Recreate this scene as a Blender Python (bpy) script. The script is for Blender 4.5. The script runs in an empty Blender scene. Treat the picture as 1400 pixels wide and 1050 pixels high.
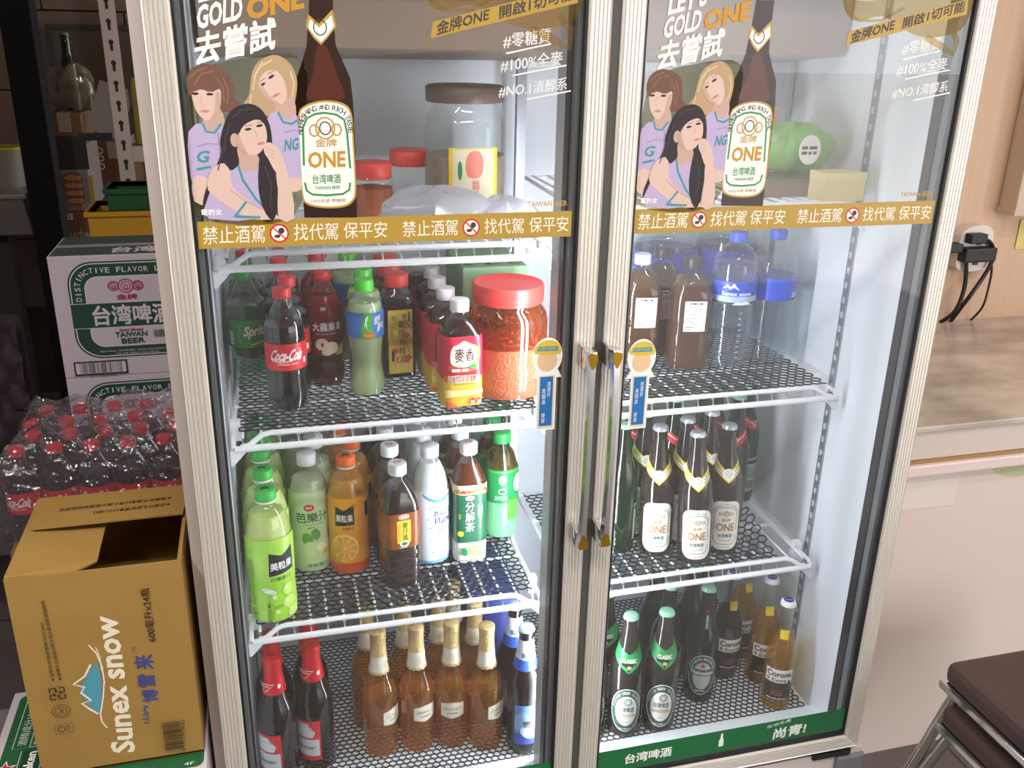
import bpy, bmesh, math, random
from mathutils import Vector, Matrix
S = bpy.context.scene
COL = S.collection
PI = math.pi
random.seed(7)

# ---------------------------------------------------------------- camera, world, lights, exposure
cam_d = bpy.data.cameras.new('camera'); cam = bpy.data.objects.new('camera', cam_d); COL.objects.link(cam)
cam_d.sensor_width = 36.0; cam_d.lens = 36.0 * 1274.26 / 1400.0; cam_d.clip_start = 0.02
cam.location = (0.1217, -1.2743, 1.3486)
cam.rotation_euler = tuple(math.radians(a) for a in (69.1414, -1.1705, -14.8767))
S.camera = cam
S.view_settings.view_transform = 'Standard'; S.view_settings.look = 'None'
S.view_settings.gamma = 1.0; S.view_settings.use_curve_mapping = False
S.view_settings.exposure = -0.32
S.cycles.transparent_max_bounces = 40
S.cycles.max_bounces = 10
S.cycles.sample_clamp_indirect = 6.0

W = bpy.data.worlds.new('daylight'); S.world = W; W.use_nodes = True
_bg = W.node_tree.nodes['Background']
_bg.inputs['Color'].default_value = (0.93, 0.96, 1.0, 1); _bg.inputs['Strength'].default_value = 6.5

def area(name, loc, rot, sx, sy, power, col=(1, 1, 1)):
    d = bpy.data.lights.new(name, 'AREA'); d.shape = 'RECTANGLE'; d.size = sx; d.size_y = sy; d.energy = power; d.color = col
    o = bpy.data.objects.new(name, d); COL.objects.link(o); o.location = loc; o.rotation_euler = rot
    return o
area('ceiling_tube_and_fill', (0.35, -1.3, 2.42), (0, 0, 0), 1.2, 0.10, 44, (1.0, 0.97, 0.92))
area('ceiling_tube_and_fill', (-0.75, -0.95, 2.42), (0, 0, 0), 0.10, 1.2, 38, (1.0, 0.97, 0.94))  # unseen fill lamp, added to brighten the cartons on the left
area('ceiling_tube_and_fill', (1.9, -0.7, 2.42), (0, 0, 0), 1.2, 0.10, 20, (1.0, 0.93, 0.84))

# ---------------------------------------------------------------- helpers
def lin(h):
    h = h.lstrip('#'); v = [int(h[i:i+2], 16) / 255 for i in (0, 2, 4)]
    return tuple((c / 12.92 if c <= 0.04045 else ((c + 0.055) / 1.055) ** 2.4) for c in v) + (1.0,)
MATS = {}
def M(name, hexc, rough=0.5, metal=0.0, spec=0.5, noise=None, bump=None, emit=0.0, coat=0.0):
    """noise = (scale, amount 0..1, second hex, stretch xyz) ; bump = (scale, strength)"""
    if name in MATS: return MATS[name]
    m = bpy.data.materials.new(name); m.use_nodes = True; nt = m.node_tree; b = nt.nodes['Principled BSDF']
    b.inputs['Base Color'].default_value = lin(hexc); b.inputs['Roughness'].default_value = rough
    b.inputs['Metallic'].default_value = metal; b.inputs['Specular IOR Level'].default_value = spec
    b.inputs['Coat Weight'].default_value = coat
    if emit:
        b.inputs['Emission Color'].default_value = lin(hexc); b.inputs['Emission Strength'].default_value = emit
    if noise or bump:
        tc = nt.nodes.new('ShaderNodeTexCoord')
    if noise:
        sc, amt, hex2 = noise[:3]; st = noise[3] if len(noise) > 3 else (1, 1, 1)
        mp = nt.nodes.new('ShaderNodeMapping'); mp.inputs['Scale'].default_value = st
        nz = nt.nodes.new('ShaderNodeTexNoise'); nz.inputs['Scale'].default_value = sc; nz.inputs['Detail'].default_value = 5
        cr = nt.nodes.new('ShaderNodeValToRGB'); cr.color_ramp.elements[0].position = 0.5 - 0.2; cr.color_ramp.elements[1].position = 0.5 + 0.2
        a = lin(hexc); c2 = lin(hex2)
        cr.color_ramp.elements[0].color = a
        cr.color_ramp.elements[1].color = tuple(a[i] * (1 - amt) + c2[i] * amt for i in range(3)) + (1,)
        nt.links.new(tc.outputs['Object'], mp.inputs['Vector']); nt.links.new(mp.outputs['Vector'], nz.inputs['Vector'])
        nt.links.new(nz.outputs['Fac'], cr.inputs['Fac']); nt.links.new(cr.outputs['Color'], b.inputs['Base Color'])
    if bump:
        nz = nt.nodes.new('ShaderNodeTexNoise'); nz.inputs['Scale'].default_value = bump[0]; nz.inputs['Detail'].default_value = 3
        bp = nt.nodes.new('ShaderNodeBump'); bp.inputs['Strength'].default_value = bump[1]; bp.inputs['Distance'].default_value = 0.01
        nt.links.new(tc.outputs['Object'], nz.inputs['Vector']); nt.links.new(nz.outputs['Fac'], bp.inputs['Height']); nt.links.new(bp.outputs['Normal'], b.inputs['Normal'])
    MATS[name] = m; return m

def CL(name, tint, refl=1.0, rough=0.03, diff=0.0, dcol=None, ior=1.45, bump=None):
    """thin clear plastic / glass: tinted transparency + Fresnel gloss, with an optional cloudy share"""
    if name in MATS: return MATS[name]
    m = bpy.data.materials.new(name); m.use_nodes = True; nt = m.node_tree; nt.nodes.clear()
    out = nt.nodes.new('ShaderNodeOutputMaterial')
    tr = nt.nodes.new('ShaderNodeBsdfTransparent'); tr.inputs['Color'].default_value = lin(tint)
    base = tr.outputs[0]
    if diff > 0:
        df = nt.nodes.new('ShaderNodeBsdfDiffuse'); df.inputs['Color'].default_value = lin(dcol or tint)
        tl = nt.nodes.new('ShaderNodeBsdfTranslucent'); tl.inputs['Color'].default_value = lin(dcol or tint)
        ms = nt.nodes.new('ShaderNodeMixShader'); ms.inputs[0].default_value = 0.5
        nt.links.new(df.outputs[0], ms.inputs[1]); nt.links.new(tl.outputs[0], ms.inputs[2])
        m2 = nt.nodes.new('ShaderNodeMixShader'); m2.inputs[0].default_value = diff
        nt.links.new(base, m2.inputs[1]); nt.links.new(ms.outputs[0], m2.inputs[2]); base = m2.outputs[0]
    gl = nt.nodes.new('ShaderNodeBsdfGlossy'); gl.inputs['Roughness'].default_value = rough; gl.inputs['Color'].default_value = (1, 1, 1, 1)
    fr = nt.nodes.new('ShaderNodeFresnel'); fr.inputs['IOR'].default_value = ior
    ge = nt.nodes.new('ShaderNodeNewGeometry')
    if bump:
        tc = nt.nodes.new('ShaderNodeTexCoord'); nz = nt.nodes.new('ShaderNodeTexNoise'); nz.inputs['Scale'].default_value = bump[0]
        bp = nt.nodes.new('ShaderNodeBump'); bp.inputs['Strength'].default_value = bump[1]; bp.inputs['Distance'].default_value = 0.02
        nt.links.new(tc.outputs['Object'], nz.inputs['Vector']); nt.links.new(nz.outputs['Fac'], bp.inputs['Height'])
        nt.links.new(bp.outputs['Normal'], gl.inputs['Normal']); nt.links.new(bp.outputs['Normal'], fr.inputs['Normal'])
    inv = nt.nodes.new('ShaderNodeMath'); inv.operation = 'SUBTRACT'; inv.inputs[0].default_value = 1.0
    nt.links.new(ge.outputs['Backfacing'], inv.inputs[1])
    mu = nt.nodes.new('ShaderNodeMath'); mu.operation = 'MULTIPLY'; nt.links.new(fr.outputs[0], mu.inputs[0]); nt.links.new(inv.outputs[0], mu.inputs[1])
    mu2 = nt.nodes.new('ShaderNodeMath'); mu2.operation = 'MULTIPLY'; mu2.inputs[1].default_value = refl; nt.links.new(mu.outputs[0], mu2.inputs[0]); mu2.use_clamp = True
    mx = nt.nodes.new('ShaderNodeMixShader'); nt.links.new(mu2.outputs[0], mx.inputs[0]); nt.links.new(base, mx.inputs[1]); nt.links.new(gl.outputs[0], mx.inputs[2])
    nt.links.new(mx.outputs[0], out.inputs['Surface'])
    MATS[name] = m; return m

def tag(o, label, cat, group=None):
    o['label'] = label; o['category'] = cat
    if group: o['group'] = group
    return o
def empty(name, loc=(0, 0, 0), rz=0.0):
    o = bpy.data.objects.new(name, None); COL.objects.link(o); o.location = loc; o.rotation_euler = (0, 0, rz); o.empty_display_size = 0.02
    return o
def thing(name, label, cat, loc=(0, 0, 0), rz=0.0, group=None):
    return tag(empty(name, loc, rz), label, cat, group)
def struct(o):
    o['kind'] = 'structure'; return o
def dup(root, loc=None, rz=None, label=None, group=None):
    def cp(o, par):
        c = o.copy(); COL.objects.link(c); c.parent = par
        for ch in o.children: cp(ch, c)
        return c
    r = cp(root, None)
    if loc is not None: r.location = loc
    if rz is not None: r.rotation_euler = (0, 0, rz)
    if label: r['label'] = label
    if group: r['group'] = group
    return r

class MB:
    """mesh builder"""
    def __init__(s): s.v = []; s.f = []; s.m = []; s.mats = []; s.sm = []
    def mi(s, mat):
        if mat not in s.mats: s.mats.append(mat)
        return s.mats.index(mat)
    def add(s, vs, fs, mat, smooth=False):
        o = len(s.v); s.v += [tuple(v) for v in vs]; k = s.mi(mat)
        for f in fs: s.f.append(tuple(o + i for i in f)); s.m.append(k); s.sm.append(smooth)
        return s
    def box(s, x0, x1, y0, y1, z0, z1, mat, bev=0.0):
        if bev <= 0:
            vs = [(x, y, z) for z in (z0, z1) for y in (y0, y1) for x in (x0, x1)]
            return s.add(vs, [(0, 2, 3, 1), (4, 5, 7, 6), (0, 1, 5, 4), (2, 6, 7, 3), (0, 4, 6, 2), (1, 3, 7, 5)], mat)
        bm = bmesh.new(); bmesh.ops.create_cube(bm, size=1)
        for v in bm.verts: v.co = ((x0 + x1) / 2 + v.co.x * (x1 - x0), (y0 + y1) / 2 + v.co.y * (y1 - y0), (z0 + z1) / 2 + v.co.z * (z1 - z0))
        bmesh.ops.bevel(bm, geom=bm.edges[:], offset=bev, segments=2, affect='EDGES', profile=0.6)
        bm.verts.index_update()
        s.add([v.co for v in bm.verts], [[v.index for v in f.verts] for f in bm.faces], mat, False); bm.free(); return s
    def prism(s, pts, a0, a1, axis, mat):
        """extrude 2D polygon pts along axis ('x': (y,z), 'y': (x,z), 'z': (x,y))"""
        def P(p, a): return {'x': (a, p[0], p[1]), 'y': (p[0], a, p[1]), 'z': (p[0], p[1], a)}[axis]
        n = len(pts)
        return s.add([P(p, a0) for p in pts] + [P(p, a1) for p in pts],
                     [tuple(range(n))[::-1], tuple(range(n, 2 * n))] + [(i, (i + 1) % n, n + (i + 1) % n, n + i) for i in range(n)], mat)
    def tube(s, path, r, mat, n=6, closed=False, smooth=True):
        path = [Vector(p) for p in path]; rings = []; L = len(path)
        rr = r if isinstance(r, (list, tuple)) else [r] * L
        for i, p in enumerate(path):
            a = path[i - 1] if (i > 0 or closed) else p; b = path[(i + 1) % L] if (i < L - 1 or closed) else p
            t = (b - a).normalized(); up = Vector((0, 0, 1)) if abs(t.z) < 0.9 else Vector((0, 1, 0))
            x = t.cross(up).normalized(); y = x.cross(t)
            rings.append([p + (x * math.cos(2 * PI * k / n) + y * math.sin(2 * PI * k / n)) * rr[i] for k in range(n)])
        vs = [v for q in rings for v in q]; fs = []
        for i in range(L if closed else L - 1):
            j = (i + 1) % L
            fs += [(i * n + k, i * n + (k + 1) % n, j * n + (k + 1) % n, j * n + k) for k in range(n)]
        if not closed: fs += [tuple(range(n))[::-1], tuple(range((L - 1) * n, L * n))]
        return s.add(vs, fs, mat, smooth)
    def loft(s, prof, mat, n=28, gear=0.0, a0=0.0, a1=2 * PI, cx=0, cy=0, cap0=True, cap1=True, smooth=True):
        """prof = [(r, z, exponent)], vertical axis; angle 0 faces -Y"""
        full = abs(a1 - a0 - 2 * PI) < 1e-6; cnt = n if full else n + 1; vs = []; fs = []
        for pr in prof:
            r, z = pr[0], pr[1]; e = pr[2] if len(pr) > 2 else 2.0
            for k in range(cnt):
                th = a0 + (a1 - a0) * k / n; c, q = math.cos(th), math.sin(th)
                f = 1.0 if e == 2.0 else 1.0 / (abs(c) ** e + abs(q) ** e) ** (1.0 / e)
                rr = r * f * (1 + (gear if k % 2 else 0))
                vs.append((cx + rr * q, cy - rr * c, z))
        for i in range(len(prof) - 1):
            for k in range(cnt if full else cnt - 1):
                j = (k + 1) % cnt
                fs.append((i * cnt + k, i * cnt + j, (i + 1) * cnt + j, (i + 1) * cnt + k))
        if full and cap0: fs.append(tuple(range(cnt))[::-1])
        if full and cap1: fs.append(tuple(range((len(prof) - 1) * cnt, len(prof) * cnt)))
        return s.add(vs, fs, mat, smooth)
    def build(s, name, parent=None, angle=40, loc=None):
        me = bpy.data.meshes.new(name); me.from_pydata(s.v, [], s.f)
        for m in s.mats: me.materials.append(m)
        me.polygons.foreach_set('material_index', s.m); me.polygons.foreach_set('use_smooth', s.sm)
        me.update()
        if any(s.sm): me.set_sharp_from_angle(angle=math.radians(angle))
        o = bpy.data.objects.new(name, me); COL.objects.link(o)
        if parent: o.parent = parent
        if loc: o.location = loc
        return o

def catmull(pts, n=5):
    out = []; L = len(pts)
    for i in range(L):
        p0, p1, p2, p3 = pts[i - 1], pts[i], pts[(i + 1) % L], pts[(i + 2) % L]
        for k in range(n):
            t = k / n
            out.append(tuple(0.5 * (2 * p1[d] + (p2[d] - p0[d]) * t + (2 * p0[d] - 5 * p1[d] + 4 * p2[d] - p3[d]) * t * t + (3 * p1[d] - p0[d] - 3 * p2[d] + p3[d]) * t ** 3) for d in (0, 1)))
    return out

TEXTS = {}
def text_mesh(s, bold, spacing=1.0):
    k = (s, bold, spacing)
    if k not in TEXTS:
        c = bpy.data.curves.new('t', 'FONT'); c.body = s; c.offset = bold; c.resolution_u = 2; c.space_character = spacing
        o = bpy.data.objects.new('t', c); m = o.to_mesh()
        vs = [(v.co.x, v.co.y) for v in m.vertices]; fs = [tuple(p.vertices) for p in m.polygons]
        o.to_mesh_clear(); bpy.data.objects.remove(o); bpy.data.curves.remove(c)
        x0 = min(v[0] for v in vs); x1 = max(v[0] for v in vs); y0 = min(v[1] for v in vs); y1 = max(v[1] for v in vs)
        TEXTS[k] = ([((x - x0) / (x1 - x0), (y - y0) / (y1 - y0)) for x, y in vs], fs)
    return TEXTS[k]

class Print:
    """flat printing in (u, v), stacked in thin layers, later mapped onto a surface"""
    def __init__(s): s.bm = bmesh.new(); s.mats = []; s.l = 0
    def mi(s, m):
        if m not in s.mats: s.mats.append(m)
        return s.mats.index(m)
    def faces(s, pts, fs, m, layer=None):
        s.l += 1; l = s.l if layer is None else layer; k = s.mi(m)
        vs = [s.bm.verts.new((p[0], p[1], l)) for p in pts]
        for f in fs:
            try: s.bm.faces.new([vs[i] for i in f]).material_index = k
            except ValueError: pass
        return s
    def poly(s, pts, m, smooth=0):
        if smooth: pts = catmull(pts, smooth)
        return s.faces(pts, [tuple(range(len(pts)))], m)
    def rect(s, u0, v0, u1, v1, m): return s.poly([(u0, v0), (u1, v0), (u1, v1), (u0, v1)], m)
    def rrect(s, u0, v0, u1, v1, r, m, n=5):
        pts = []
        for cx, cy, a in ((u1 - r, v0 + r, -PI / 2), (u1 - r, v1 - r, 0), (u0 + r, v1 - r, PI / 2), (u0 + r, v0 + r, PI)):
            pts += [(cx + r * math.cos(a + PI / 2 * k / n), cy + r * math.sin(a + PI / 2 * k / n)) for k in range(n + 1)]
        return s.poly(pts, m)
    def ell(s, cu, cv, ru, rv, m, n=20, rot=0.0):
        c, q = math.cos(rot), math.sin(rot)
        return s.poly([(cu + ru * math.cos(t) * c - rv * math.sin(t) * q, cv + ru * math.cos(t) * q + rv * math.sin(t) * c) for t in [2 * PI * k / n for k in range(n)]], m)
    def stroke(s, pts, w, m, closed=False):
        L = len(pts); vs = []; fs = []
        for i, p in enumerate(pts):
            a = pts[i - 1] if (i > 0 or closed) else p; b = pts[(i + 1) % L] if (i < L - 1 or closed) else p
            d = Vector((b[0] - a[0], b[1] - a[1]))
            d = d.normalized() if d.length > 0 else Vector((1, 0)); nn = Vector((-d.y, d.x)) * w / 2
            vs += [(p[0] + nn.x, p[1] + nn.y), (p[0] - nn.x, p[1] - nn.y)]
        for i in range(L if closed else L - 1):
            j = (i + 1) % L; fs.append((2 * i, 2 * i + 1, 2 * j + 1, 2 * j))
        return s.faces(vs, fs, m)
    def ring(s, cu, cv, ru, rv, w, m, n=24, a0=0.0, a1=2 * PI):
        full = abs(a1 - a0 - 2 * PI) < 1e-6
        return s.stroke([(cu + ru * math.cos(a0 + (a1 - a0) * k / n), cv + rv * math.sin(a0 + (a1 - a0) * k / n)) for k in range(n if full else n + 1)], w, m, full)
    def star(s, cu, cv, r, m):
        return s.poly([(cu + (r if k % 2 == 0 else r * 0.4) * math.sin(PI * k / 5), cv + (r if k % 2 == 0 else r * 0.4) * math.cos(PI * k / 5)) for k in range(10)], m)
    def text(s, t, m, a, b, c, bold=0.0):
        """fit the text's box to the parallelogram a (lower left), b (lower right), c (upper left)"""
        cjk = any(ord(ch) > 0x2E80 for ch in t)
        vs, fs = text_mesh(t, 0.0 if cjk else bold)
        sh = [(0.0, 0.0)]
        if cjk and bold > 0:                       # heavier strokes: the same glyphs set again slightly shifted
            q = bold * 0.8; sh = [(q, q), (-q, q), (q, -q), (-q, -q)] if bold > 0.012 else [(q, 0), (-q, 0)]
        n = max(len(t), 1); l = s.l + 1
        for k, (dx, dy) in enumerate(sh):
            s.faces([(a[0] + (b[0] - a[0]) * (x + dx / n) + (c[0] - a[0]) * (y + dy), a[1] + (b[1] - a[1]) * (x + dx / n) + (c[1] - a[1]) * (y + dy)) for x, y in vs], fs, m, l + k * 0.04)
        s.l = l; return s
    def pathtext(s, t, m, pts, h, w, bold=0.0):
        """letters set along an open path"""
        L = [0.0]
        for i in range(1, len(pts)): L.append(L[-1] + math.hypot(pts[i][0] - pts[i - 1][0], pts[i][1] - pts[i - 1][1]))
        l0 = s.l; n = len(t)
        for i, ch in enumerate(t):
            if ch == ' ': continue
            d = L[-1] * (i + 0.5) / n; k = max(j for j in range(len(L) - 1) if L[j] <= d); f = (d - L[k]) / (L[k + 1] - L[k]); a, b = pts[k], pts[k + 1]
            x, y = a[0] + (b[0] - a[0]) * f, a[1] + (b[1] - a[1]) * f; s.l = l0
            s.tbox(ch, m, x, y, w * (0.3 if ch in "I1'.," else 1.0), h, bold, 0, math.atan2(b[1] - a[1], b[0] - a[0]))
        s.l = l0 + 1; return s
    def tbox(s, t, m, cu, cv, w, h, bold=0.0, shear=0.0, rot=0.0):
        co, si = math.cos(rot), math.sin(rot)
        def R(x, y): return (cu + x * co - y * si, cv + x * si + y * co)
        return s.text(t, m, R(-w / 2 - shear / 2, -h / 2), R(w / 2 - shear / 2, -h / 2), R(-w / 2 + shear / 2, h / 2), bold)
    def vtext(s, t, m, cu, vtop, w, h, gap=0.1, bold=0.0):
        """characters one under another"""
        l0 = s.l
        for i, ch in enumerate(t):
            if ch != ' ': s.l = l0; s.tbox(ch, m, cu, vtop - h / 2 - i * h * (1 + gap), w, h, bold)
        s.l = l0 + 1; return s
    def lines(s, u0, u1, v0, v1, n, m, seed=1, thick=0.35):
        """fine unreadable print as rows of short dashes"""
        rnd = random.Random(seed); vs = []; fs = []; st = (v1 - v0) / n
        for i in range(n):
            y = v0 + (i + 0.5) * st; u = u0; e = u1 - rnd.random() * 0.25 * (u1 - u0)
            while u < e:
                w = min((0.4 + rnd.random() * 1.6) * st, e - u); k = len(vs)
                vs += [(u, y - st * thick / 2), (u + w, y - st * thick / 2), (u + w, y + st * thick / 2), (u, y + st * thick / 2)]; fs.append((k, k + 1, k + 2, k + 3)); u += w + st * 0.35
        return s.faces(vs, fs, m)
    def barcode(s, u0, v0, u1, v1, m, n=30, seed=3, vertical=False):
        rnd = random.Random(seed); vs = []; fs = []
        for i in range(n):
            w = (0.25 + 0.55 * rnd.random()) / n; t = i / n; k = len(vs)
            if vertical: q = [(u0, v0 + (v1 - v0) * t), (u1, v0 + (v1 - v0) * t), (u1, v0 + (v1 - v0) * (t + w)), (u0, v0 + (v1 - v0) * (t + w))]
            else: q = [(u0 + (u1 - u0) * t, v0), (u0 + (u1 - u0) * (t + w), v0), (u0 + (u1 - u0) * (t + w), v1), (u0 + (u1 - u0) * t, v1)]
            vs += q; fs.append((k, k + 1, k + 2, k + 3))
        return s.faces(vs, fs, m)
    def arctext(s, t, m, cu, cv, ru, rv, a0, a1, w, h, bold=0.0):
        l0 = s.l; n = len(t)
        for i, ch in enumerate(t):
            if ch == ' ': continue
            a = a0 + (a1 - a0) * (i / max(n - 1, 1)); s.l = l0
            tx, ty = -ru * math.sin(a), rv * math.cos(a); rot = math.atan2(ty, tx) + PI
            ww = w * (0.35 if ch in "I1'.," else 1.0)
            s.tbox(ch, m, cu + ru * math.cos(a), cv + rv * math.sin(a), ww, h, bold, 0, rot if a1 < a0 else rot + PI)
        s.l = l0 + 1; return s
    def build(s, name, mapping, parent=None, step=None):
        bm = s.bm
        bmesh.ops.triangulate(bm, faces=bm.faces[:])
        if step:
            us = [v.co.x for v in bm.verts]; lo, hi = min(us), max(us); k = math.floor(lo / step) + 1
            while k * step < hi:
                bmesh.ops.bisect_plane(bm, geom=bm.verts[:] + bm.edges[:] + bm.faces[:], plane_co=(k * step, 0, 0), plane_no=(1, 0, 0), dist=1e-6); k += 1
        for v in bm.verts: v.co = mapping(v.co.x, v.co.y, v.co.z)
        me = bpy.data.meshes.new(name); bm.to_mesh(me); bm.free()
        for m in s.mats: me.materials.append(m)
        o = bpy.data.objects.new(name, me); COL.objects.link(o)
        if parent: o.parent = parent
        return o
def flat_y(y, eps=0.00022):            # printing on a face that looks towards -Y
    return lambda u, v, l: Vector((u, y - 0.0004 - l * eps, v))
def flat_z(z, eps=0.00022):            # printing on a face that looks up
    return lambda u, v, l: Vector((u, v, z + 0.0004 + l * eps))

# ---------------------------------------------------------------- shared colours
white = M('print_white', '#f4f2ec', 0.55); black = M('print_black', '#141414', 0.6); gold_ink = M('print_gold', '#b98f3c', 0.45)
red_ink = M('print_red', '#c8202c', 0.5); green_ink = M('print_green', '#1d7a45', 0.5); dgreen = M('print_dark_green', '#17472c', 0.5)
navy = M('print_blue', '#2a3f9c', 0.5); yellow_ink = M('print_yellow', '#e8c628', 0.5)
alu = M('anodised_aluminium', '#ebe5dc', 0.28, 0.45)
alu_side = M('painted_cabinet', '#c9bcb6', 0.4)
inner = M('interior_liner', '#e6ecf2', 0.35)
coated = M('coated_wire', '#eef1f5', 0.3)
blackrub = M('black_gasket', '#17171a', 0.5)
chrome = M('chrome', '#d8d8d8', 0.12, 1.0)

# ================================================================ the room
FZ = -0.22
def floor_mat():
    m = bpy.data.materials.new('grey_floor_tile'); m.use_nodes = True; nt = m.node_tree; b = nt.nodes['Principled BSDF']
    tc = nt.nodes.new('ShaderNodeTexCoord'); br = nt.nodes.new('ShaderNodeTexBrick')
    br.offset = 0; br.inputs['Scale'].default_value = 1.0; br.inputs['Brick Width'].default_value = 0.4; br.inputs['Row Height'].default_value = 0.4
    br.inputs['Mortar Size'].default_value = 0.004
    br.inputs['Color1'].default_value = lin('#5d5450'); br.inputs['Color2'].default_value = lin('#635a55'); br.inputs['Mortar'].default_value = lin('#2c2725')
    nt.links.new(tc.outputs['Object'], br.inputs['Vector']); nt.links.new(br.outputs['Color'], b.inputs['Base Color']); b.inputs['Roughness'].default_value = 0.35
    return m
struct(MB().box(-3.2, 4.2, -4.2, 3.6, FZ - 0.1, FZ, floor_mat()).build('floor'))
struct(MB().box(-30, 40, -40, 20, FZ - 0.16, FZ - 0.1, M('street_paving', '#d2ccc3', 0.8)).build('street_ground'))
struct(MB().box(-3.2, 4.2, -4.2, 3.6, 2.46, 2.56, M('ceiling_paint', '#b9aca0', 0.8)).build('ceiling'))
lam = M('beige_laminate', '#d2b094', 0.5, noise=(6, 0.55, '#c4a080', (14, 1, 0.5)))
struct(MB().box(0.30, 4.2, 0.80, 0.90, FZ, 2.46, lam).build('wall_right_back'))
struct(MB().box(4.2, 4.3, -1.6, 0.8, FZ, 2.46, M('side_wall_paint', '#cdb79f', 0.7)).build('wall_right'))
struct(MB().box(-3.3, -3.2, -4.2, 3.6, FZ, 2.46, M('left_wall_paint', '#8b7c70', 0.8)).build('wall_left'))
struct(MB().box(-3.2, 2.1, -4.3, -4.2, FZ, 2.46, M('blocker_wall_brown', '#6f5c4e', 0.8)).build('wall_front_blocker'))  # unseen wall, width chosen to block part of the daylight mirrored in the doors
# tiled rear wall: each tile its own piece
tile_grout = M('tile_grout', '#3b332e', 0.9)
wb = struct(MB().box(-3.2, 0.9, 3.02, 3.12, FZ, 2.46, tile_grout).build('wall_back'))
tile_m = M('dim_beige_tile', '#6b5b50', 0.35, noise=(3, 0.5, '#5d4e44'))  # tile colour darkened to carry the dimness of the store room
tile_me = MB().box(-0.2965, 0.2965, -0.02, 0.0, -0.1465, 0.1465, tile_m).build('tile', wb, loc=(0, 3.02, 0)).data
bpy.data.objects.remove(bpy.data.objects['tile'])
for i in range(5):
    for j in range(6):
        o = bpy.data.objects.new('tile', tile_me); COL.objects.link(o); o.parent = wb
        o.location = (-1.55 + i * 0.6 + (0.3 if j % 2 else 0), 3.02, 0.33 + j * 0.30)

# ================================================================ display fridge cabinet
FR = thing('display_fridge', 'tall two-door glass drinks fridge with white interior and ribbed aluminium doors', 'fridge', (0, 0, FZ))
def fpart(mb, name, parent=FR):
    o = mb.build(name, None)
    o.parent = parent; o.matrix_parent_inverse = Matrix.Identity(4)
    o.location = (0, 0, -FZ) if parent is FR else (0, 0, 0)
    return o
TOP = 1.78
fpart(MB().box(-0.020, 0.040, 0.046, 0.70, FZ + 0.03, TOP, alu_side), 'side_panel')
fpart(MB().box(1.174, 1.234, 0.046, 0.70, FZ + 0.03, TOP, alu_side), 'side_panel')
fpart(MB().box(0.040, 0.0412, 0.047, 0.60, 0.012, TOP - 0.09, inner), 'side_liner')
fpart(MB().box(1.1728, 1.174, 0.047, 0.60, 0.012, TOP - 0.09, inner), 'side_liner')
fpart(MB().box(0.0412, 1.1728, 0.60, 0.70, FZ + 0.03, TOP, inner), 'back_liner')
fpart(MB().box(0.0412, 1.1728, 0.046, 0.60, TOP - 0.09, TOP, inner), 'roof_liner')
fpart(MB().box(0.0412, 1.1728, 0.05, 0.60, -0.10, 0.012, inner), 'floor_liner')
fpart(MB().prism([(0.046, 0.0), (0.110, 0.0), (0.110, 0.0125), (0.102, 0.026), (0.046, 0.034)], 0.0412, 1.1728, 'x', inner), 'front_sill')
fpart(MB().prism([(0.3, 1.315), (0.6, 1.29), (0.6, 1.68), (0.3, 1.68)], 0.05, 1.165, 'x', M('reflection_brown_panel', '#8f7a6a', 0.5)), 'reflection_brown_panel')  # added panel; its brown stands in for a reflection in the upper glass
fpart(MB().box(-0.018, 1.232, 0.002, 0.60, FZ + 0.03, -0.010, M('base_panel_paint', '#d6c6c0', 0.45)), 'base_panel')
fpart(MB().box(1.170, 1.236, -0.006, 0.05, FZ + 0.05, -0.020, M('grey_corner_cap', '#77757a', 0.5), 0.006), 'base_corner')
for x in (0.02, 1.19):
    fpart(MB().loft([(0.02, FZ), (0.022, FZ + 0.01), (0.015, FZ + 0.03)], blackrub, 16, cx=x, cy=0.10), 'foot')
    fpart(MB().loft([(0.02, FZ), (0.022, FZ + 0.01), (0.015, FZ + 0.03)], blackrub, 16, cx=x, cy=0.60), 'foot')
mul = fpart(MB().box(0.553, 0.661, 0.047, 0.088, 0.014, TOP - 0.09, M('mullion_cover', '#b9bdbf', 0.3), 0.004), 'mullion')
led = M('cool_white_led', '#f2f6ff', 0.4, emit=72.0)
for x in (0.588, 0.634):
    fpart(MB().box(x - 0.007, x + 0.007, 0.094, 0.106, 0.05, 1.14, led), 'led_tube', mul)
# shelf pilasters with slots
pil_m = M('galvanised_pilaster', '#a9adb2', 0.35, 0.7)
slot_hole = M('slot_pale_grey', '#c9ced4', 0.4)  # slots drawn as raised plates in a paler grey
def pilaster(x0, x1, y0, y1, face):
    p = fpart(MB().box(x0, x1, y0, y1, 0.03, TOP - 0.1, pil_m), 'pilaster')
    for k in range(56):
        z = 0.05 + k * 0.0286
        MB().box(x0 - 0.0006 if face < 0 else x1, x0 if face < 0 else x1 + 0.0006, (y0 + y1) / 2 - 0.0035, (y0 + y1) / 2 + 0.0035, z, z + 0.011, slot_hole).build('slot', p)
pilaster(1.1690, 1.1728, 0.192, 0.208, -1)
pilaster(0.0412, 0.0450, 0.192, 0.208, 1)
fpart(MB().box(1.1690, 1.1728, 0.47, 0.486, 0.03, TOP - 0.1, pil_m), 'pilaster')
fpart(MB().box(0.0412, 0.0450, 0.47, 0.486, 0.03, TOP - 0.1, pil_m), 'pilaster')
for y in (0.47,):
    fpart(MB().box(0.598, 0.616, y, y + 0.016, 0.014, TOP - 0.1, pil_m), 'pilaster')
fpart(MB().box(1.115, 1.20, -0.004, 0.05, -0.016, -0.004, blackrub), 'hinge_plate')
fpart(MB().loft([(0.009, -0.03), (0.011, -0.026), (0.011, -0.008), (0.008, -0.004)], chrome, 14, cx=1.196, cy=0.018), 'hinge_pin')

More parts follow.
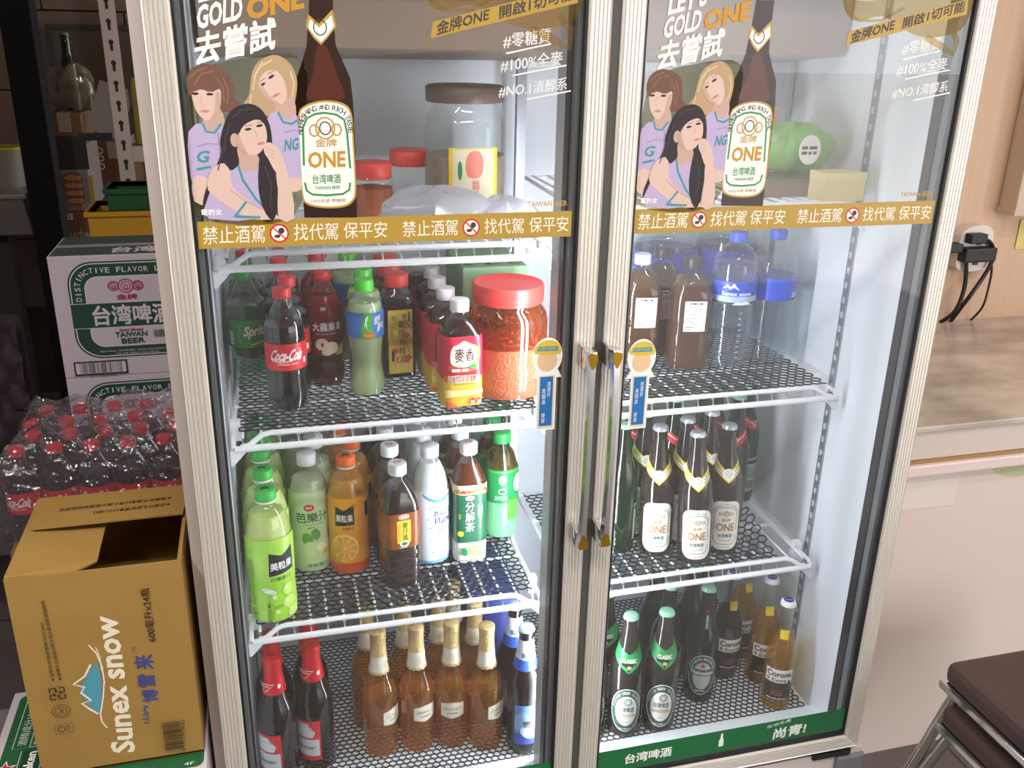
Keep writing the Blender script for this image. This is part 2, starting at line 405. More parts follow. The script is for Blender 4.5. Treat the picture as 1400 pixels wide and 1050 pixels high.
# ================================================================ doors
DW, DH = 0.600, 1.62
def ring_member(mb, prof, x0, x1, z0, z1, side, mat):
    """mitred frame member; prof = [(d from outer edge, y)]"""
    def C(which, d, y): return {'bl': (x0 + d, y, z0 + d), 'br': (x1 - d, y, z0 + d), 'tl': (x0 + d, y, z1 - d), 'tr': (x1 - d, y, z1 - d)}[which]
    a, b = {'l': ('tl', 'bl'), 'r': ('br', 'tr'), 'b': ('bl', 'br'), 't': ('tr', 'tl')}[side]
    n = len(prof)
    mb.add([C(a, *p) for p in prof] + [C(b, *p) for p in prof], [(i, (i + 1) % n, n + (i + 1) % n, n + i) for i in range(n)] + [tuple(range(n))[::-1], tuple(range(n, 2 * n))], mat)
    return mb
FWD = 0.0345
rib = [(0.0, 0.042), (0.0, -0.0005), (0.0015, -0.003)]
for k in range(5):
    u = 0.004 + k * 0.0056
    rib += [(u, -0.0016), (u + 0.0010, -0.0044), (u + 0.0034, -0.0044), (u + 0.0044, -0.0016)]
rib += [(0.0330, -0.0040), (FWD, -0.0025), (FWD, 0.042)]
gsk = [(FWD, -0.001), (FWD + 0.0035, -0.001), (FWD + 0.0035, 0.010), (FWD, 0.010)]
spc = [(FWD + 0.0005, 0.0105), (FWD + 0.0095, 0.0105), (FWD + 0.0095, 0.024), (FWD + 0.0005, 0.024)]
gsk2 = [(FWD + 0.0005, 0.0245), (FWD + 0.013, 0.0245), (FWD + 0.013, 0.044), (FWD + 0.0005, 0.044)]
glassm = CL('door_glass', '#f8f9f9', 1.2, 0.0, 0.03, '#ddd6d0', ior=1.5)  # faint cloudy share paints in the veil of reflected daylight
spacer = M('glass_spacer', '#767c80', 0.4, 0.3)
gband = M('band_gold', '#b08c35', 0.45); gtext = M('band_letters', '#efe9dc', 0.5)
icon_dark = M('icon_grey', '#3a3836', 0.6)
skin = M('poster_skin', '#d4b5a7', 0.6); skin2 = M('poster_skin_shade', '#c09d8e', 0.6); hair_b = M('poster_hair_black', '#2a1f24', 0.6)
hair_br = M('poster_hair_brown', '#6d4a3a', 0.6); hair_bl = M('poster_hair_blonde', '#b4946f', 0.6); lav = M('poster_lavender', '#b6a4c6', 0.6)
teal = M('poster_teal', '#3f8d95', 0.6); lip = M('poster_lip', '#c47f7c', 0.6); brown_b = M('poster_bottle_brown', '#311c16', 0.35)
brown_h = M('poster_bottle_glow', '#54291d', 0.35); label_w = M('poster_label_white', '#e9e7e0', 0.5); pgold = M('poster_gold', '#b6923a', 0.45)
hair_lt = M('poster_hair_light', '#8a6350', 0.6); hair_bl2 = M('poster_hair_gold', '#d0b58e', 0.6); hair_dk = M('poster_hair_sheen', '#4a3a40', 0.6); lav2 = M('poster_lavender_fold', '#9a86ad', 0.6); pgreen = M('poster_green', '#3c8a50', 0.5); oneg = M('poster_one_gold', '#c08a26', 0.5); chalk = M('poster_chalk_white', '#e4e2dd', 0.6)
splash = CL('poster_beer_splash', '#f0e2c2', 0.3, 0.2, 0.16, '#d0ab62'); olive = CL('poster_leaf_print', '#cfcbb4', 0.2, 0.2, 0.25, '#8f8c6a')

def poster(door):
    o_ = []
    P = Print()
    # backdrop foliage
    P.poly([(0.043,1.2581),(0.0631,1.2919),(0.1094,1.3063),(0.1875,1.3073),(0.1822,1.2171),(0.1635,1.1073),(0.0402,1.1108),(0.0393,1.1769)], olive, 4)
    # figure at the left, brown hair with a fringe
    P.poly([(0.046,1.2651),(0.0441,1.2806),(0.051,1.294),(0.0661,1.3002),(0.0832,1.2971),(0.0959,1.2871),(0.0996,1.2696),(0.1004,1.2588),(0.1062,1.2519),(0.0962,1.2427),(0.0847,1.2421),(0.0767,1.2294),(0.0643,1.2438),(0.0548,1.2638)], hair_br, 4)
    P.poly([(0.064,1.241),(0.0816,1.2467),(0.0848,1.2235),(0.0645,1.2149),(0.0566,1.2222)], skin2, 3)
    P.poly([(0.0492,1.2699),(0.0585,1.2734),(0.081,1.2718),(0.0842,1.2633),(0.0818,1.249),(0.0763,1.2381),(0.0672,1.2323),(0.0579,1.2364),(0.0512,1.249)], skin, 4)
    P.poly([(0.0453,1.2637),(0.0471,1.282),(0.0619,1.2941),(0.0826,1.2907),(0.0885,1.2662),(0.0826,1.2707),(0.0735,1.2672),(0.061,1.27),(0.0524,1.2677),(0.0475,1.2632)], hair_br, 3)
    P.poly([(0.0409,1.2191),(0.06,1.2289),(0.0638,1.2202),(0.0723,1.2189),(0.0819,1.2294),(0.095,1.2176),(0.0898,1.155),(0.0388,1.156)], lav, 2)
    P.stroke([(0.0589,1.2295),(0.062,1.219),(0.0721,1.2172),(0.0812,1.2288)], 0.003, teal)
    P.poly([(0.0404,1.1614),(0.0594,1.1598),(0.0566,1.1283),(0.0393,1.1317)], skin, 2)
    P.ell(*(0.0532,1.2649), 0.0043, 0.0016, hair_b); P.ell(*(0.0707,1.2644), 0.0043, 0.0016, hair_b); P.ell(*(0.0631,1.2438), 0.0055, 0.0018, lip)
    P.stroke([(0.0496,1.2683),(0.0575,1.2686)], 0.0007, hair_br); P.stroke([(0.0665,1.268),(0.0755,1.2678)], 0.0007, hair_br); P.stroke([(0.061,1.2632),(0.0583,1.2524),(0.0627,1.2513)], 0.0009, skin2)
    P.text('G', teal, (0.0457,1.1804),(0.0613,1.1802),(0.0495,1.1957), bold=0.03)
    for q in ([(0.0489,1.2834),(0.0575,1.2918),(0.0691,1.2958)], [(0.0531,1.275),(0.0628,1.2885),(0.0771,1.292)], [(0.0883,1.2837),(0.0933,1.2696),(0.0907,1.2524)], [(0.0809,1.2836),(0.0873,1.2724),(0.0875,1.2553)]): P.stroke(q, 0.0016, hair_lt)
    P.poly([(0.0782,1.2661),(0.0842,1.2633),(0.0818,1.249),(0.0763,1.2381),(0.0672,1.2323),(0.0745,1.2438)], skin2, 3)
    P.stroke([(0.0488,1.2004),(0.0635,1.2044),(0.0813,1.2024)], 0.0012, lav2); P.stroke([(0.0762,1.2177),(0.0771,1.1942),(0.0722,1.1584)], 0.0016, lav2); P.stroke([(0.0461,1.172),(0.0638,1.1753)], 0.003, teal)
    # figure at the right, blonde
    P.poly([(0.1181,1.264),(0.1244,1.2924),(0.1363,1.3061),(0.1546,1.3119),(0.171,1.302),(0.1784,1.2829),(0.1759,1.2613),(0.1707,1.2496),(0.1539,1.2414),(0.1389,1.2379),(0.1252,1.2496),(0.1109,1.2525)], hair_bl, 4)
    P.poly([(0.1507,1.2554),(0.1696,1.2647),(0.1752,1.2408),(0.162,1.2291),(0.1511,1.235)], skin2, 3)
    P.poly([(0.1298,1.2812),(0.1399,1.2926),(0.1546,1.295),(0.1629,1.28),(0.1647,1.2627),(0.157,1.2519),(0.1454,1.2548),(0.1344,1.2646)], skin, 4)
    P.poly([(0.1238,1.2697),(0.1278,1.2925),(0.1436,1.3033),(0.1637,1.3013),(0.1718,1.2815),(0.1656,1.2583),(0.164,1.2785),(0.1544,1.2927),(0.1398,1.2915),(0.1303,1.2797)], hair_bl, 3)
    P.poly([(0.1368,1.2327),(0.1517,1.2444),(0.1594,1.235),(0.1688,1.2335),(0.176,1.2379),(0.1762,1.1564),(0.154,1.1522),(0.1418,1.1935)], lav, 2)
    P.stroke([(0.1523,1.2432),(0.1579,1.2303),(0.1685,1.2279),(0.1765,1.2326)], 0.003, teal)
    P.poly([(0.1543,1.1568),(0.1758,1.1589),(0.1755,1.144),(0.1619,1.1412)], skin, 2)
    P.ell(*(0.1353,1.2761), 0.0043, 0.0016, hair_b, rot=0.55); P.ell(*(0.147,1.2858), 0.0043, 0.0016, hair_b, rot=0.55); P.ell(*(0.1513,1.2635), 0.0055, 0.0019, lip, rot=0.5)
    P.stroke([(0.132,1.2795),(0.1393,1.2841)], 0.0007, hair_br); P.stroke([(0.1432,1.2892),(0.1504,1.2927)], 0.0007, hair_br)
    for q in ([(0.1254,1.284),(0.1346,1.2982),(0.1495,1.3057)], [(0.1205,1.264),(0.1184,1.2525),(0.1224,1.2438)], [(0.1705,1.2929),(0.1746,1.2786),(0.1717,1.2613)], [(0.1378,1.3033),(0.1282,1.2897),(0.1232,1.2697)]): P.stroke(q, 0.0022, hair_bl2)
    P.poly([(0.1298,1.2812),(0.1344,1.2646),(0.1454,1.2548),(0.157,1.2519),(0.1436,1.2626),(0.1346,1.2755)], skin2, 3)
    P.stroke([(0.1583,1.2172),(0.1704,1.2207),(0.1775,1.2183)], 0.0012, lav2); P.text('NG', teal, (0.1567,1.1933),(0.1749,1.1955),(0.1589,1.2089), bold=0.03)
    # figure in front, long black hair, hand at the chin
    P.poly([(0.0881,1.2352),(0.0996,1.2481),(0.1173,1.2531),(0.1319,1.2461),(0.1406,1.228),(0.1426,1.2055),(0.1409,1.1814),(0.1463,1.1539),(0.14,1.1067),(0.1206,1.1073),(0.1178,1.1514),(0.0992,1.179),(0.079,1.1763),(0.061,1.1281),(0.0495,1.1223),(0.0553,1.1466),(0.0765,1.1883),(0.0783,1.2089)], hair_b, 4)
    P.poly([(0.1011,1.2029),(0.121,1.1937),(0.1249,1.1665),(0.0978,1.1624),(0.0951,1.1791)], skin2, 3)
    P.poly([(0.0574,1.1374),(0.078,1.1787),(0.0956,1.1791),(0.1041,1.1669),(0.1216,1.1708),(0.1294,1.145),(0.1286,1.1083),(0.0548,1.1086)], lav, 2)
    P.stroke([(0.0969,1.1796),(0.1022,1.1578),(0.1164,1.133),(0.1276,1.1202)], 0.0032, teal)
    P.poly([(0.0946,1.2088),(0.1024,1.2264),(0.1206,1.2351),(0.1336,1.2286),(0.1366,1.2129),(0.1334,1.202),(0.1243,1.1907),(0.1113,1.1902),(0.1002,1.1987)], skin, 4)
    P.poly([(0.0791,1.1912),(0.0876,1.2293),(0.1046,1.2461),(0.125,1.2473),(0.1356,1.2321),(0.124,1.2336),(0.1088,1.2263),(0.1006,1.2117),(0.098,1.194),(0.0992,1.179),(0.0867,1.1702)], hair_b, 3)
    P.ell(*(0.0963,1.2082), 0.0055, 0.0085, skin2)
    P.ell(*(0.1137,1.2216), 0.0043, 0.0016, hair_b, rot=0.15); P.ell(*(0.1281,1.226), 0.0043, 0.0016, hair_b, rot=0.2); P.ell(*(0.1282,1.2038), 0.0052, 0.0019, lip, rot=0.2)
    P.stroke([(0.1093,1.2255),(0.1188,1.2269)], 0.0007, hair_br); P.stroke([(0.1248,1.2295),(0.1319,1.2304)], 0.0007, hair_br); P.stroke([(0.1219,1.2219),(0.1241,1.2115),(0.1205,1.2104)], 0.0009, skin2)
    P.poly([(0.0576,1.1465),(0.0639,1.17),(0.0781,1.1793),(0.0872,1.1696),(0.089,1.1489),(0.1158,1.1243),(0.1421,1.1104),(0.1424,1.106),(0.1084,1.107),(0.0771,1.1271)], skin, 3)
    P.poly([(0.1267,1.1907),(0.1383,1.1785),(0.1449,1.1509),(0.1395,1.1073),(0.1282,1.1124),(0.1209,1.1452)], hair_b, 3)
    P.poly([(0.1449,1.1686),(0.1572,1.1733),(0.1633,1.1443),(0.164,1.1054),(0.1443,1.1059),(0.1457,1.1447)], skin, 2)
    P.poly([(0.1317,1.202),(0.1402,1.2049),(0.1503,1.1958),(0.1559,1.1812),(0.1576,1.1703),(0.1453,1.1662),(0.1363,1.1839),(0.1321,1.1912)], skin, 3)
    P.stroke([(0.1338,1.1984),(0.1447,1.1935)], 0.0011, skin2); P.stroke([(0.1346,1.1936),(0.1438,1.1887)], 0.0011, skin2); P.stroke([(0.1361,1.1887),(0.1441,1.1844)], 0.0011, skin2)
    P.stroke([(0.0882,1.1101),(0.1048,1.1301)], 0.003, teal); P.stroke([(0.0889,1.1107),(0.1207,1.1085)], 0.003, teal)
    for q in ([(0.095,1.2351),(0.1074,1.2455),(0.1221,1.2473)], [(0.0811,1.2001),(0.0783,1.1883),(0.0721,1.1704)], [(0.1315,1.1755),(0.1376,1.151),(0.1342,1.1201)], [(0.0917,1.2293),(0.085,1.2118),(0.082,1.1912)]): P.stroke(q, 0.0014, hair_dk)
    P.poly([(0.1017,1.2176),(0.0988,1.2029),(0.1035,1.1957),(0.1113,1.1902),(0.1073,1.1998),(0.1039,1.2087)], skin2, 3); P.stroke([(0.0847,1.146),(0.1042,1.1302),(0.1245,1.1191)], 0.0016, skin2)
    o_.append(P.build('poster_figures', flat_y(GY, 0.00002), door))
    # printed bottle
    P = Print()
    P.poly([(0.2005,1.3932),(0.2288,1.394),(0.2279,1.3612),(0.2291,1.3248),(0.2383,1.3027),(0.246,1.2849),(0.2484,1.2556),(0.249,1.1923),(0.2475,1.1042),(0.1776,1.1062),(0.1775,1.1564),(0.1732,1.2171),(0.1752,1.2786),(0.184,1.2987),(0.1924,1.3214),(0.1975,1.3605)], brown_b)
    P.poly([(0.2059,1.3216),(0.2177,1.3218),(0.2309,1.2848),(0.2357,1.2585),(0.1906,1.2584),(0.1981,1.2874)], brown_h, 4)
    P.poly([(0.1969,1.3604),(0.2097,1.3497),(0.2269,1.3667),(0.2313,1.3473),(0.2182,1.3317),(0.2108,1.3245),(0.2021,1.3328),(0.1932,1.3466)], pgold); P.poly([(0.1989,1.355),(0.2095,1.3452),(0.2255,1.36),(0.2284,1.3473),(0.2177,1.3342),(0.2109,1.3279),(0.2037,1.3351),(0.196,1.345)], label_w)
    P.ring(*(0.2107,1.3453), 0.008, 0.009, 0.0015, icon_dark)
    P.poly([(0.1767,1.2349),(0.1866,1.2508),(0.2115,1.2573),(0.2355,1.2538),(0.246,1.2407),(0.2476,1.2045),(0.2483,1.1425),(0.2433,1.1261),(0.2297,1.1188),(0.2045,1.1182),(0.183,1.1232),(0.1762,1.1347),(0.1755,1.1749)], pgold, 4)
    P.poly([(0.1784,1.2334),(0.1876,1.2485),(0.2114,1.2549),(0.2336,1.2514),(0.2441,1.2395),(0.2455,1.2046),(0.2462,1.1432),(0.2414,1.1281),(0.2291,1.1214),(0.2046,1.1207),(0.1843,1.1254),(0.1781,1.1359),(0.1773,1.1748)], label_w, 4)
    P.stroke([(0.181,1.1748),(0.1826,1.2231),(0.1881,1.2349),(0.1986,1.2402),(0.2107,1.2417),(0.2258,1.2396),(0.2359,1.233),(0.2389,1.2167),(0.2413,1.1702)], 0.0028, pgreen)
    P.stroke([(0.1809,1.1526),(0.1828,1.142),(0.1899,1.1368),(0.2085,1.1352),(0.2304,1.1366),(0.2389,1.1421),(0.2405,1.1515)], 0.0028, pgreen)
    P.pathtext('REFRESHING AND RICH TASTE', icon_dark, [(0.1779,1.2153),(0.1792,1.2266),(0.1821,1.2349),(0.1872,1.2414),(0.194,1.2455),(0.202,1.2479),(0.2117,1.2488),(0.2213,1.2482),(0.2291,1.2464),(0.2357,1.2425),(0.2403,1.2366),(0.2427,1.2282),(0.2441,1.2167)], 0.0066, 0.0056, 0.01)
    c0 = (0.2109,1.2223); P.ring(c0[0], c0[1], 0.012, 0.0135, 0.002, pgold); P.ring(c0[0], c0[1], 0.007, 0.008, 0.0016, icon_dark)
    c1 = (0.1968,1.2194); P.ring(c1[0], c1[1], 0.006, 0.007, 0.002, pgold)
    c2 = (0.2255,1.2204); P.ring(c2[0], c2[1], 0.006, 0.007, 0.002, pgold)
    P.text('金牌', pgold, (0.1969,1.1983),(0.2245,1.1987),(0.1975,1.2086), bold=0.015)
    P.text('ONE', oneg, (0.1863,1.171),(0.2351,1.1721),(0.1869,1.1924), bold=0.03)
    P.text('台湾啤酒', pgreen, (0.1913,1.1506),(0.2279,1.1511),(0.1913,1.1629), bold=0.015)
    P.text('TAIWAN BEER', pgreen, (0.194,1.143),(0.227,1.1436),(0.1942,1.1474), bold=0.01)
    P.text('100%全麥·零糖質', pgold, (0.1874,1.1256),(0.2331,1.1257),(0.1877,1.1306))
    o_.append(P.build('poster_bottle', flat_y(GY, 0.00002), door))
    # lettering
    P = Print(); P.l = 62
    P.text("LET'S", chalk, (0.0672,1.3699),(0.1243,1.3846),(0.0695,1.3999), bold=0.035)
    P.text('GOLD', chalk, (0.0621,1.3393),(0.1168,1.3526),(0.0653,1.3674), bold=0.035)
    P.text('去嘗試', chalk, (0.0562,1.2982),(0.1531,1.3195),(0.0603,1.335), bold=0.035)
    P.build('slogan_lettering', flat_y(GY, 0.00002), door)
    P = Print(); P.l = 62; P.text('ONE', oneg, (0.1224,1.3509),(0.1928,1.3672),(0.1233,1.3773), bold=0.045); P.build('slogan_lettering', flat_y(GY, 0.00002), door)
    P = Print(); P.l = 62; P.text('電豹女', white, (0.0463,1.1131),(0.0724,1.113),(0.0471,1.1211), bold=0.02); P.build('caption_lettering', flat_y(GY, 0.00002), door)
    P = Print(); P.text('TAIWAN BEER', gold_ink, (0.4887,1.1124),(0.5481,1.1125),(0.4885,1.1201), bold=0.02); P.build('brand_lettering', flat_y(GY, 0.00002), door)
    for ln, a, u in (('#零糖質', ((0.4492,1.3236),(0.5147,1.3323),(0.4495,1.3424)), [(0.4535,1.3177),(0.4845,1.3244),(0.5158,1.3309)]), ('#100%全麥', ((0.4458,1.2931),(0.5326,1.3042),(0.4461,1.3117)), [(0.4623,1.2896),(0.5003,1.2969),(0.5387,1.3037)]), ('#NO.1清醇系', ((0.4437,1.2608),(0.5401,1.2717),(0.4447,1.2779)), [(0.483,1.2591),(0.5145,1.2648),(0.5463,1.2705)])):
        P = Print(); P.text(ln, chalk, *a, bold=0.012); P.stroke(u, 0.0020, chalk); P.build('hashtag_lettering', flat_y(GY, 0.00002), door)
    P = Print(); P.poly([(0.4,1.3992),(0.5458,1.4407),(0.5525,1.3687),(0.5068,1.35),(0.4674,1.3522),(0.4414,1.3632),(0.4064,1.3767),(0.3596,1.3699),(0.3415,1.3974)], splash, 4)
    P.stroke([(0.441,1.3891),(0.4064,1.371),(0.3689,1.3701),(0.3459,1.3836),(0.3385,1.4029)], 0.004, splash); P.stroke([(0.4871,1.3496),(0.5206,1.3354),(0.541,1.3268),(0.5436,1.3448),(0.5259,1.3681)], 0.010, splash)
    P.build('beer_splash_print', flat_y(GY, 0.00002), door)
    P = Print(); P.l = 6
    P.poly([(0.3548,1.355),(0.5491,1.4042),(0.5512,1.3828),(0.3515,1.3349)], gband); bn = P.build('slogan_banner', flat_y(GY, 0.00002), door)
    P = Print(); P.l = 9
    P.text('金牌ONE', icon_dark, (0.3593,1.3385),(0.4287,1.3583),(0.3604,1.3551), bold=0.03)
    P.text('開啟1切可能', icon_dark, (0.4434,1.3604),(0.545,1.3867),(0.4438,1.376), bold=0.03)
    P.build('banner_lettering', flat_y(GY, 0.00002), bn)

def warning_band(door):
    P = Print()
    P.poly([(0.0397,1.1047) , (0.5557, 1.1052), (0.5557, 1.0680), (0.0392,1.0686)], gband)
    band = P.build('warning_band', flat_y(GY, 0.00002), door)
    for tx in ((('禁止酒駕', ((0.0451,1.0744),(0.1243,1.0747),(0.0464,1.0982))), ('找代駕', ((0.1621,1.0753),(0.2207,1.0752),(0.1635,1.0984))), ('保平安', ((0.2284,1.0759),(0.2876,1.0755),(0.2294,1.0983)))),
               (('禁止酒駕', ((0.3098,1.0754),(0.3875,1.0754),(0.3096,1.0978))), ('找代駕', ((0.4262,1.0755),(0.4837,1.0749),(0.426,1.0977))), ('保平安', ((0.4922,1.0753),(0.5512,1.0754),(0.4916,1.0978))))):
        for w, q in tx: T = Print(); T.l = 3; T.text(w, gtext, *q); T.build('band_lettering', flat_y(GY, 0.00002), band)
    for c in ((0.1436,1.0862), (0.4069,1.0855)):
        T = Print(); T.l = 3; r = 0.0115
        T.ell(c[0], c[1], r, r, gtext); T.ell(c[0] - r * 0.25, c[1] - r * 0.35, r * 0.35, r * 0.2, icon_dark); T.ell(c[0] + r * 0.25, c[1] + r * 0.3, r * 0.35, r * 0.35, icon_dark)
        T.stroke([(c[0] - r * 0.1, c[1] - r * 0.3), (c[0] + r * 0.3, c[1] + r * 0.1)], r * 0.2, icon_dark)
        T.ring(c[0], c[1], r, r, 0.0022, red_ink); T.stroke([(c[0] - r * 0.7, c[1] + r * 0.7), (c[0] + r * 0.7, c[1] - r * 0.7)], 0.0018, red_ink)
        T.build('no_drinking_icon', flat_y(GY, 0.00002), band)

def foot_band(door):
    P = Print(); gb = M('foot_band_green', '#1f6b3c', 0.4)
    P.rect(0.0365, 0.0475, 0.5635, 0.0985, gb)
    fb = P.build('foot_band', flat_y(GY, 0.00002), door)
    def part(nm, f): P = Print(); P.l = 3; f(P); P.build(nm, flat_y(GY, 0.00002), fb)
    part('band_lettering', lambda P: P.text('台湾啤酒', white, (0.094, 0.060), (0.188, 0.060), (0.094, 0.082), bold=0.03))
    part('bottle_icon', lambda P: P.poly([(0.287, 0.060), (0.297, 0.060), (0.297, 0.075), (0.2945, 0.080), (0.2940, 0.091), (0.2900, 0.091), (0.2895, 0.080), (0.287, 0.075)], white))
    part('band_lettering', lambda P: P.text('尚青!', white, (0.405, 0.053), (0.475, 0.055), (0.407, 0.078), bold=0.035))
    part('band_lettering', lambda P: P.text('在地生產', white, (0.388, 0.082), (0.440, 0.090), (0.389, 0.090)))

def sticker(door, cx, cz):
    cream = M('sticker_cream', '#e6d6b4', 0.5); blue = M('sticker_blue', '#1f6fb4', 0.45); skn = M('sticker_peach', '#e2bd94', 0.5); yel = M('sticker_yellow', '#d9b63c', 0.5)
    P = Print(); s = 1.0
    P.rect(cx - 0.0155, cz - 0.075, cx + 0.0155, cz + 0.022, white); P.ell(cx, cz + 0.047, 0.024, 0.030, white); P.poly([(cx - 0.024, cz + 0.012), (cx + 0.024, cz + 0.012), (cx + 0.014, cz + 0.032), (cx - 0.014, cz + 0.032)], white)
    P.rect(cx - 0.0132, cz - 0.072, cx + 0.0132, cz + 0.016, cream); P.rect(cx - 0.0105, cz - 0.068, cx + 0.0105, cz + 0.014, blue)
    P.ell(cx, cz + 0.040, 0.016, 0.018, skn); P.poly([(cx - 0.020, cz + 0.052), (cx + 0.020, cz + 0.050), (cx + 0.016, cz + 0.068), (cx, cz + 0.073), (cx - 0.015, cz + 0.067)], yel, 3)
    P.poly([(cx - 0.017, cz + 0.056), (cx + 0.017, cz + 0.055), (cx + 0.015, cz + 0.063), (cx - 0.014, cz + 0.063)], teal); P.tbox('SUPER FREEZER', yel, cx, cz + 0.0595, 0.027, 0.004)
    P.vtext('請選好', white, cx + 0.004, cz + 0.006, 0.0055, 0.008); P.vtext('再開啟', white, cx - 0.004, cz - 0.006, 0.0055, 0.008); P.vtext('謝謝', white, cx - 0.004, cz - 0.046, 0.0055, 0.008)
    P.build('door_sticker', flat_y(GY, 0.00003), door)

GY = 0.0030
def handle(door, x):
    H = MB(); yb = -0.0045
    zt, zb = 0.885, 0.585
    H.box(x - 0.009, x + 0.009, -0.040, yb, zt - 0.012, zt + 0.020, chrome, 0.002); H.box(x - 0.009, x + 0.009, -0.040, yb, zb - 0.016, zb + 0.012, chrome, 0.002)
    n = 12; path = []; rad = []
    H.add([], [], chrome)
    rings = []
    for k in range(n + 1):
        t = k / n; z = zt + 0.02 - t * (zt - zb + 0.034); w = 0.0062 + 0.0042 * (abs(2 * t - 1) ** 6); y = -0.046 - 0.006 * math.sin(PI * t)
        rings += [(x - w, y + 0.006, z), (x - w * 0.6, y - 0.003, z), (x + w * 0.6, y - 0.003, z), (x + w, y + 0.006, z), (x, y + 0.008, z)]
    fs = [(i * 5 + j, i * 5 + (j + 1) % 5, (i + 1) * 5 + (j + 1) % 5, (i + 1) * 5 + j) for i in range(n) for j in range(5)] + [(0, 1, 2, 3, 4), tuple(range(n * 5, n * 5 + 5))[::-1]]
    H.add(rings, fs, chrome, True)
    h = H.build('handle', door, 50)
    gi = M('gold_insert', '#c99a2e', 0.2, 1.0)
    for z, sgn in ((zt + 0.006, 1), (zb - 0.002, -1)):
        pts = catmull([(x - 0.0065, z + 0.010 * sgn), (x + 0.0065, z + 0.010 * sgn), (x + 0.006, z - 0.002 * sgn), (x, z - 0.014 * sgn), (x - 0.006, z - 0.002 * sgn)], 4)
        b = MB(); b.prism(pts, -0.051, -0.047, 'y', gi); b.build('handle_inlay', h)

def make_door(x0, handle_x, label, sticker_x):
    D = thing('fridge_door', label, 'fridge door', (x0, 0, 0), 0, 'glass doors of the drinks fridge')
    for sd, nm in (('l', 'stile'), ('r', 'stile'), ('b', 'rail'), ('t', 'rail')):
        ring_member(MB(), rib, 0, DW, 0, DH, sd, alu).build(nm, D)
    for pr, nm, mt in ((gsk, 'glazing_seal', blackrub), (spc, 'glass_spacer', spacer), (gsk2, 'magnetic_gasket', blackrub)):
        mb = MB()
        for sd in 'lrbt': ring_member(mb, pr, 0, DW, 0, DH, sd, mt)
        mb.build(nm, D)
    MB().box(FWD, DW - FWD, GY, GY + 0.004, FWD, DH - FWD, glassm).build('glass_pane', D)
    poster(D); warning_band(D); foot_band(D)
    sticker(D, *sticker_x); handle(D, handle_x)
    return D
make_door(0.0, 0.581, 'left glass fridge door with handle on its right edge', (0.5265, 0.838))
make_door(0.6139, 0.0055, 'right glass fridge door with handle on its left edge', (0.0672, 0.826))
gapm = M('door_gap_seal', '#4a4742', 0.6)
fpart(MB().box(0.6004, 0.6135, 0.0005, 0.044, 0.002, DH, gapm), 'centre_seal')

# ================================================================ shelves, mats
def make_shelf(name, x0, x1, zs, label):
    T = thing(name, label, 'shelf', (x0, 0.15, zs), 0, 'white wire fridge shelves')
    w = x1 - x0; c = 0.045; D = 0.40
    MB().tube([(0.002, 0.0, -0.021), (w - 0.002, 0.0, -0.021)], 0.0056, coated, 8).build('lower_bar', T)
    MB().tube([(0.012, 0.001, -0.018), (c * 0.55, 0.002, -0.016), (c, 0.006, -0.002), (c + 0.012, 0.008, 0.0), (w - c - 0.012, 0.008, 0.0), (w - c, 0.006, -0.002), (w - c * 0.55, 0.002, -0.016), (w - 0.012, 0.001, -0.018)], 0.0047, coated, 8).build('upper_bar', T)
    for y in (0.15, 0.28, D): MB().tube([(0.0, y, -0.006), (w, y, -0.006)], 0.0036, coated, 8).build('cross_bar', T)
    for x in (0.0, w): MB().tube([(x, 0.0, -0.020), (x, 0.012, -0.012), (x, D, -0.006)], 0.0040, coated, 8).build('side_bar', T)
    n = int(round((w - 0.03) / 0.030)); wm = None
    for k in range(n + 1):
        x = 0.015 + k * (w - 0.03) / n
        if wm is None:
            o = MB().tube([(0, D, -0.003), (0, 0.014, -0.003), (0, 0.007, -0.006), (0, 0.002, -0.020)], 0.0024, coated, 6).build('wire', T); wm = o.data
        else:
            o = bpy.data.objects.new('wire', wm); COL.objects.link(o); o.parent = T
        o.location = (x, 0, 0)
    for x, sg in ((0.0, 1), (w, -1)):
        MB().prism([(x - 0.006 * sg, -0.024), (x + 0.022 * sg, -0.024), (x - 0.002 * sg, -0.050), (x - 0.006 * sg, -0.050)], 0.0, 0.01, 'y', coated).build('corner_gusset', T)
        MB().box(x - 0.012 if sg < 0 else x - 0.004, x + 0.004 if sg < 0 else x + 0.012, 0.045, 0.060, -0.026, 0.008, coated).build('shelf_clip', T)
    return T
SX = ((0.052, 0.578), (0.640, 1.150))
make_shelf('wire_shelf', *SX[0], 1.025, 'top white wire shelf behind the left door, under the jars')
make_shelf('wire_shelf', *SX[0], 0.730, 'second white wire shelf behind the left door, holding sodas and the chilli jar')
make_shelf('wire_shelf', *SX[0], 0.360, 'third white wire shelf behind the left door, holding juices and teas')
make_shelf('wire_shelf', *SX[1], 1.076, 'top white wire shelf behind the right door, level with the gold band')
make_shelf('wire_shelf', *SX[1], 0.730, 'white wire shelf behind the right door, under the water bottles')
make_shelf('wire_shelf', *SX[1], 0.360, 'lower white wire shelf behind the right door, under the white-labelled beers')

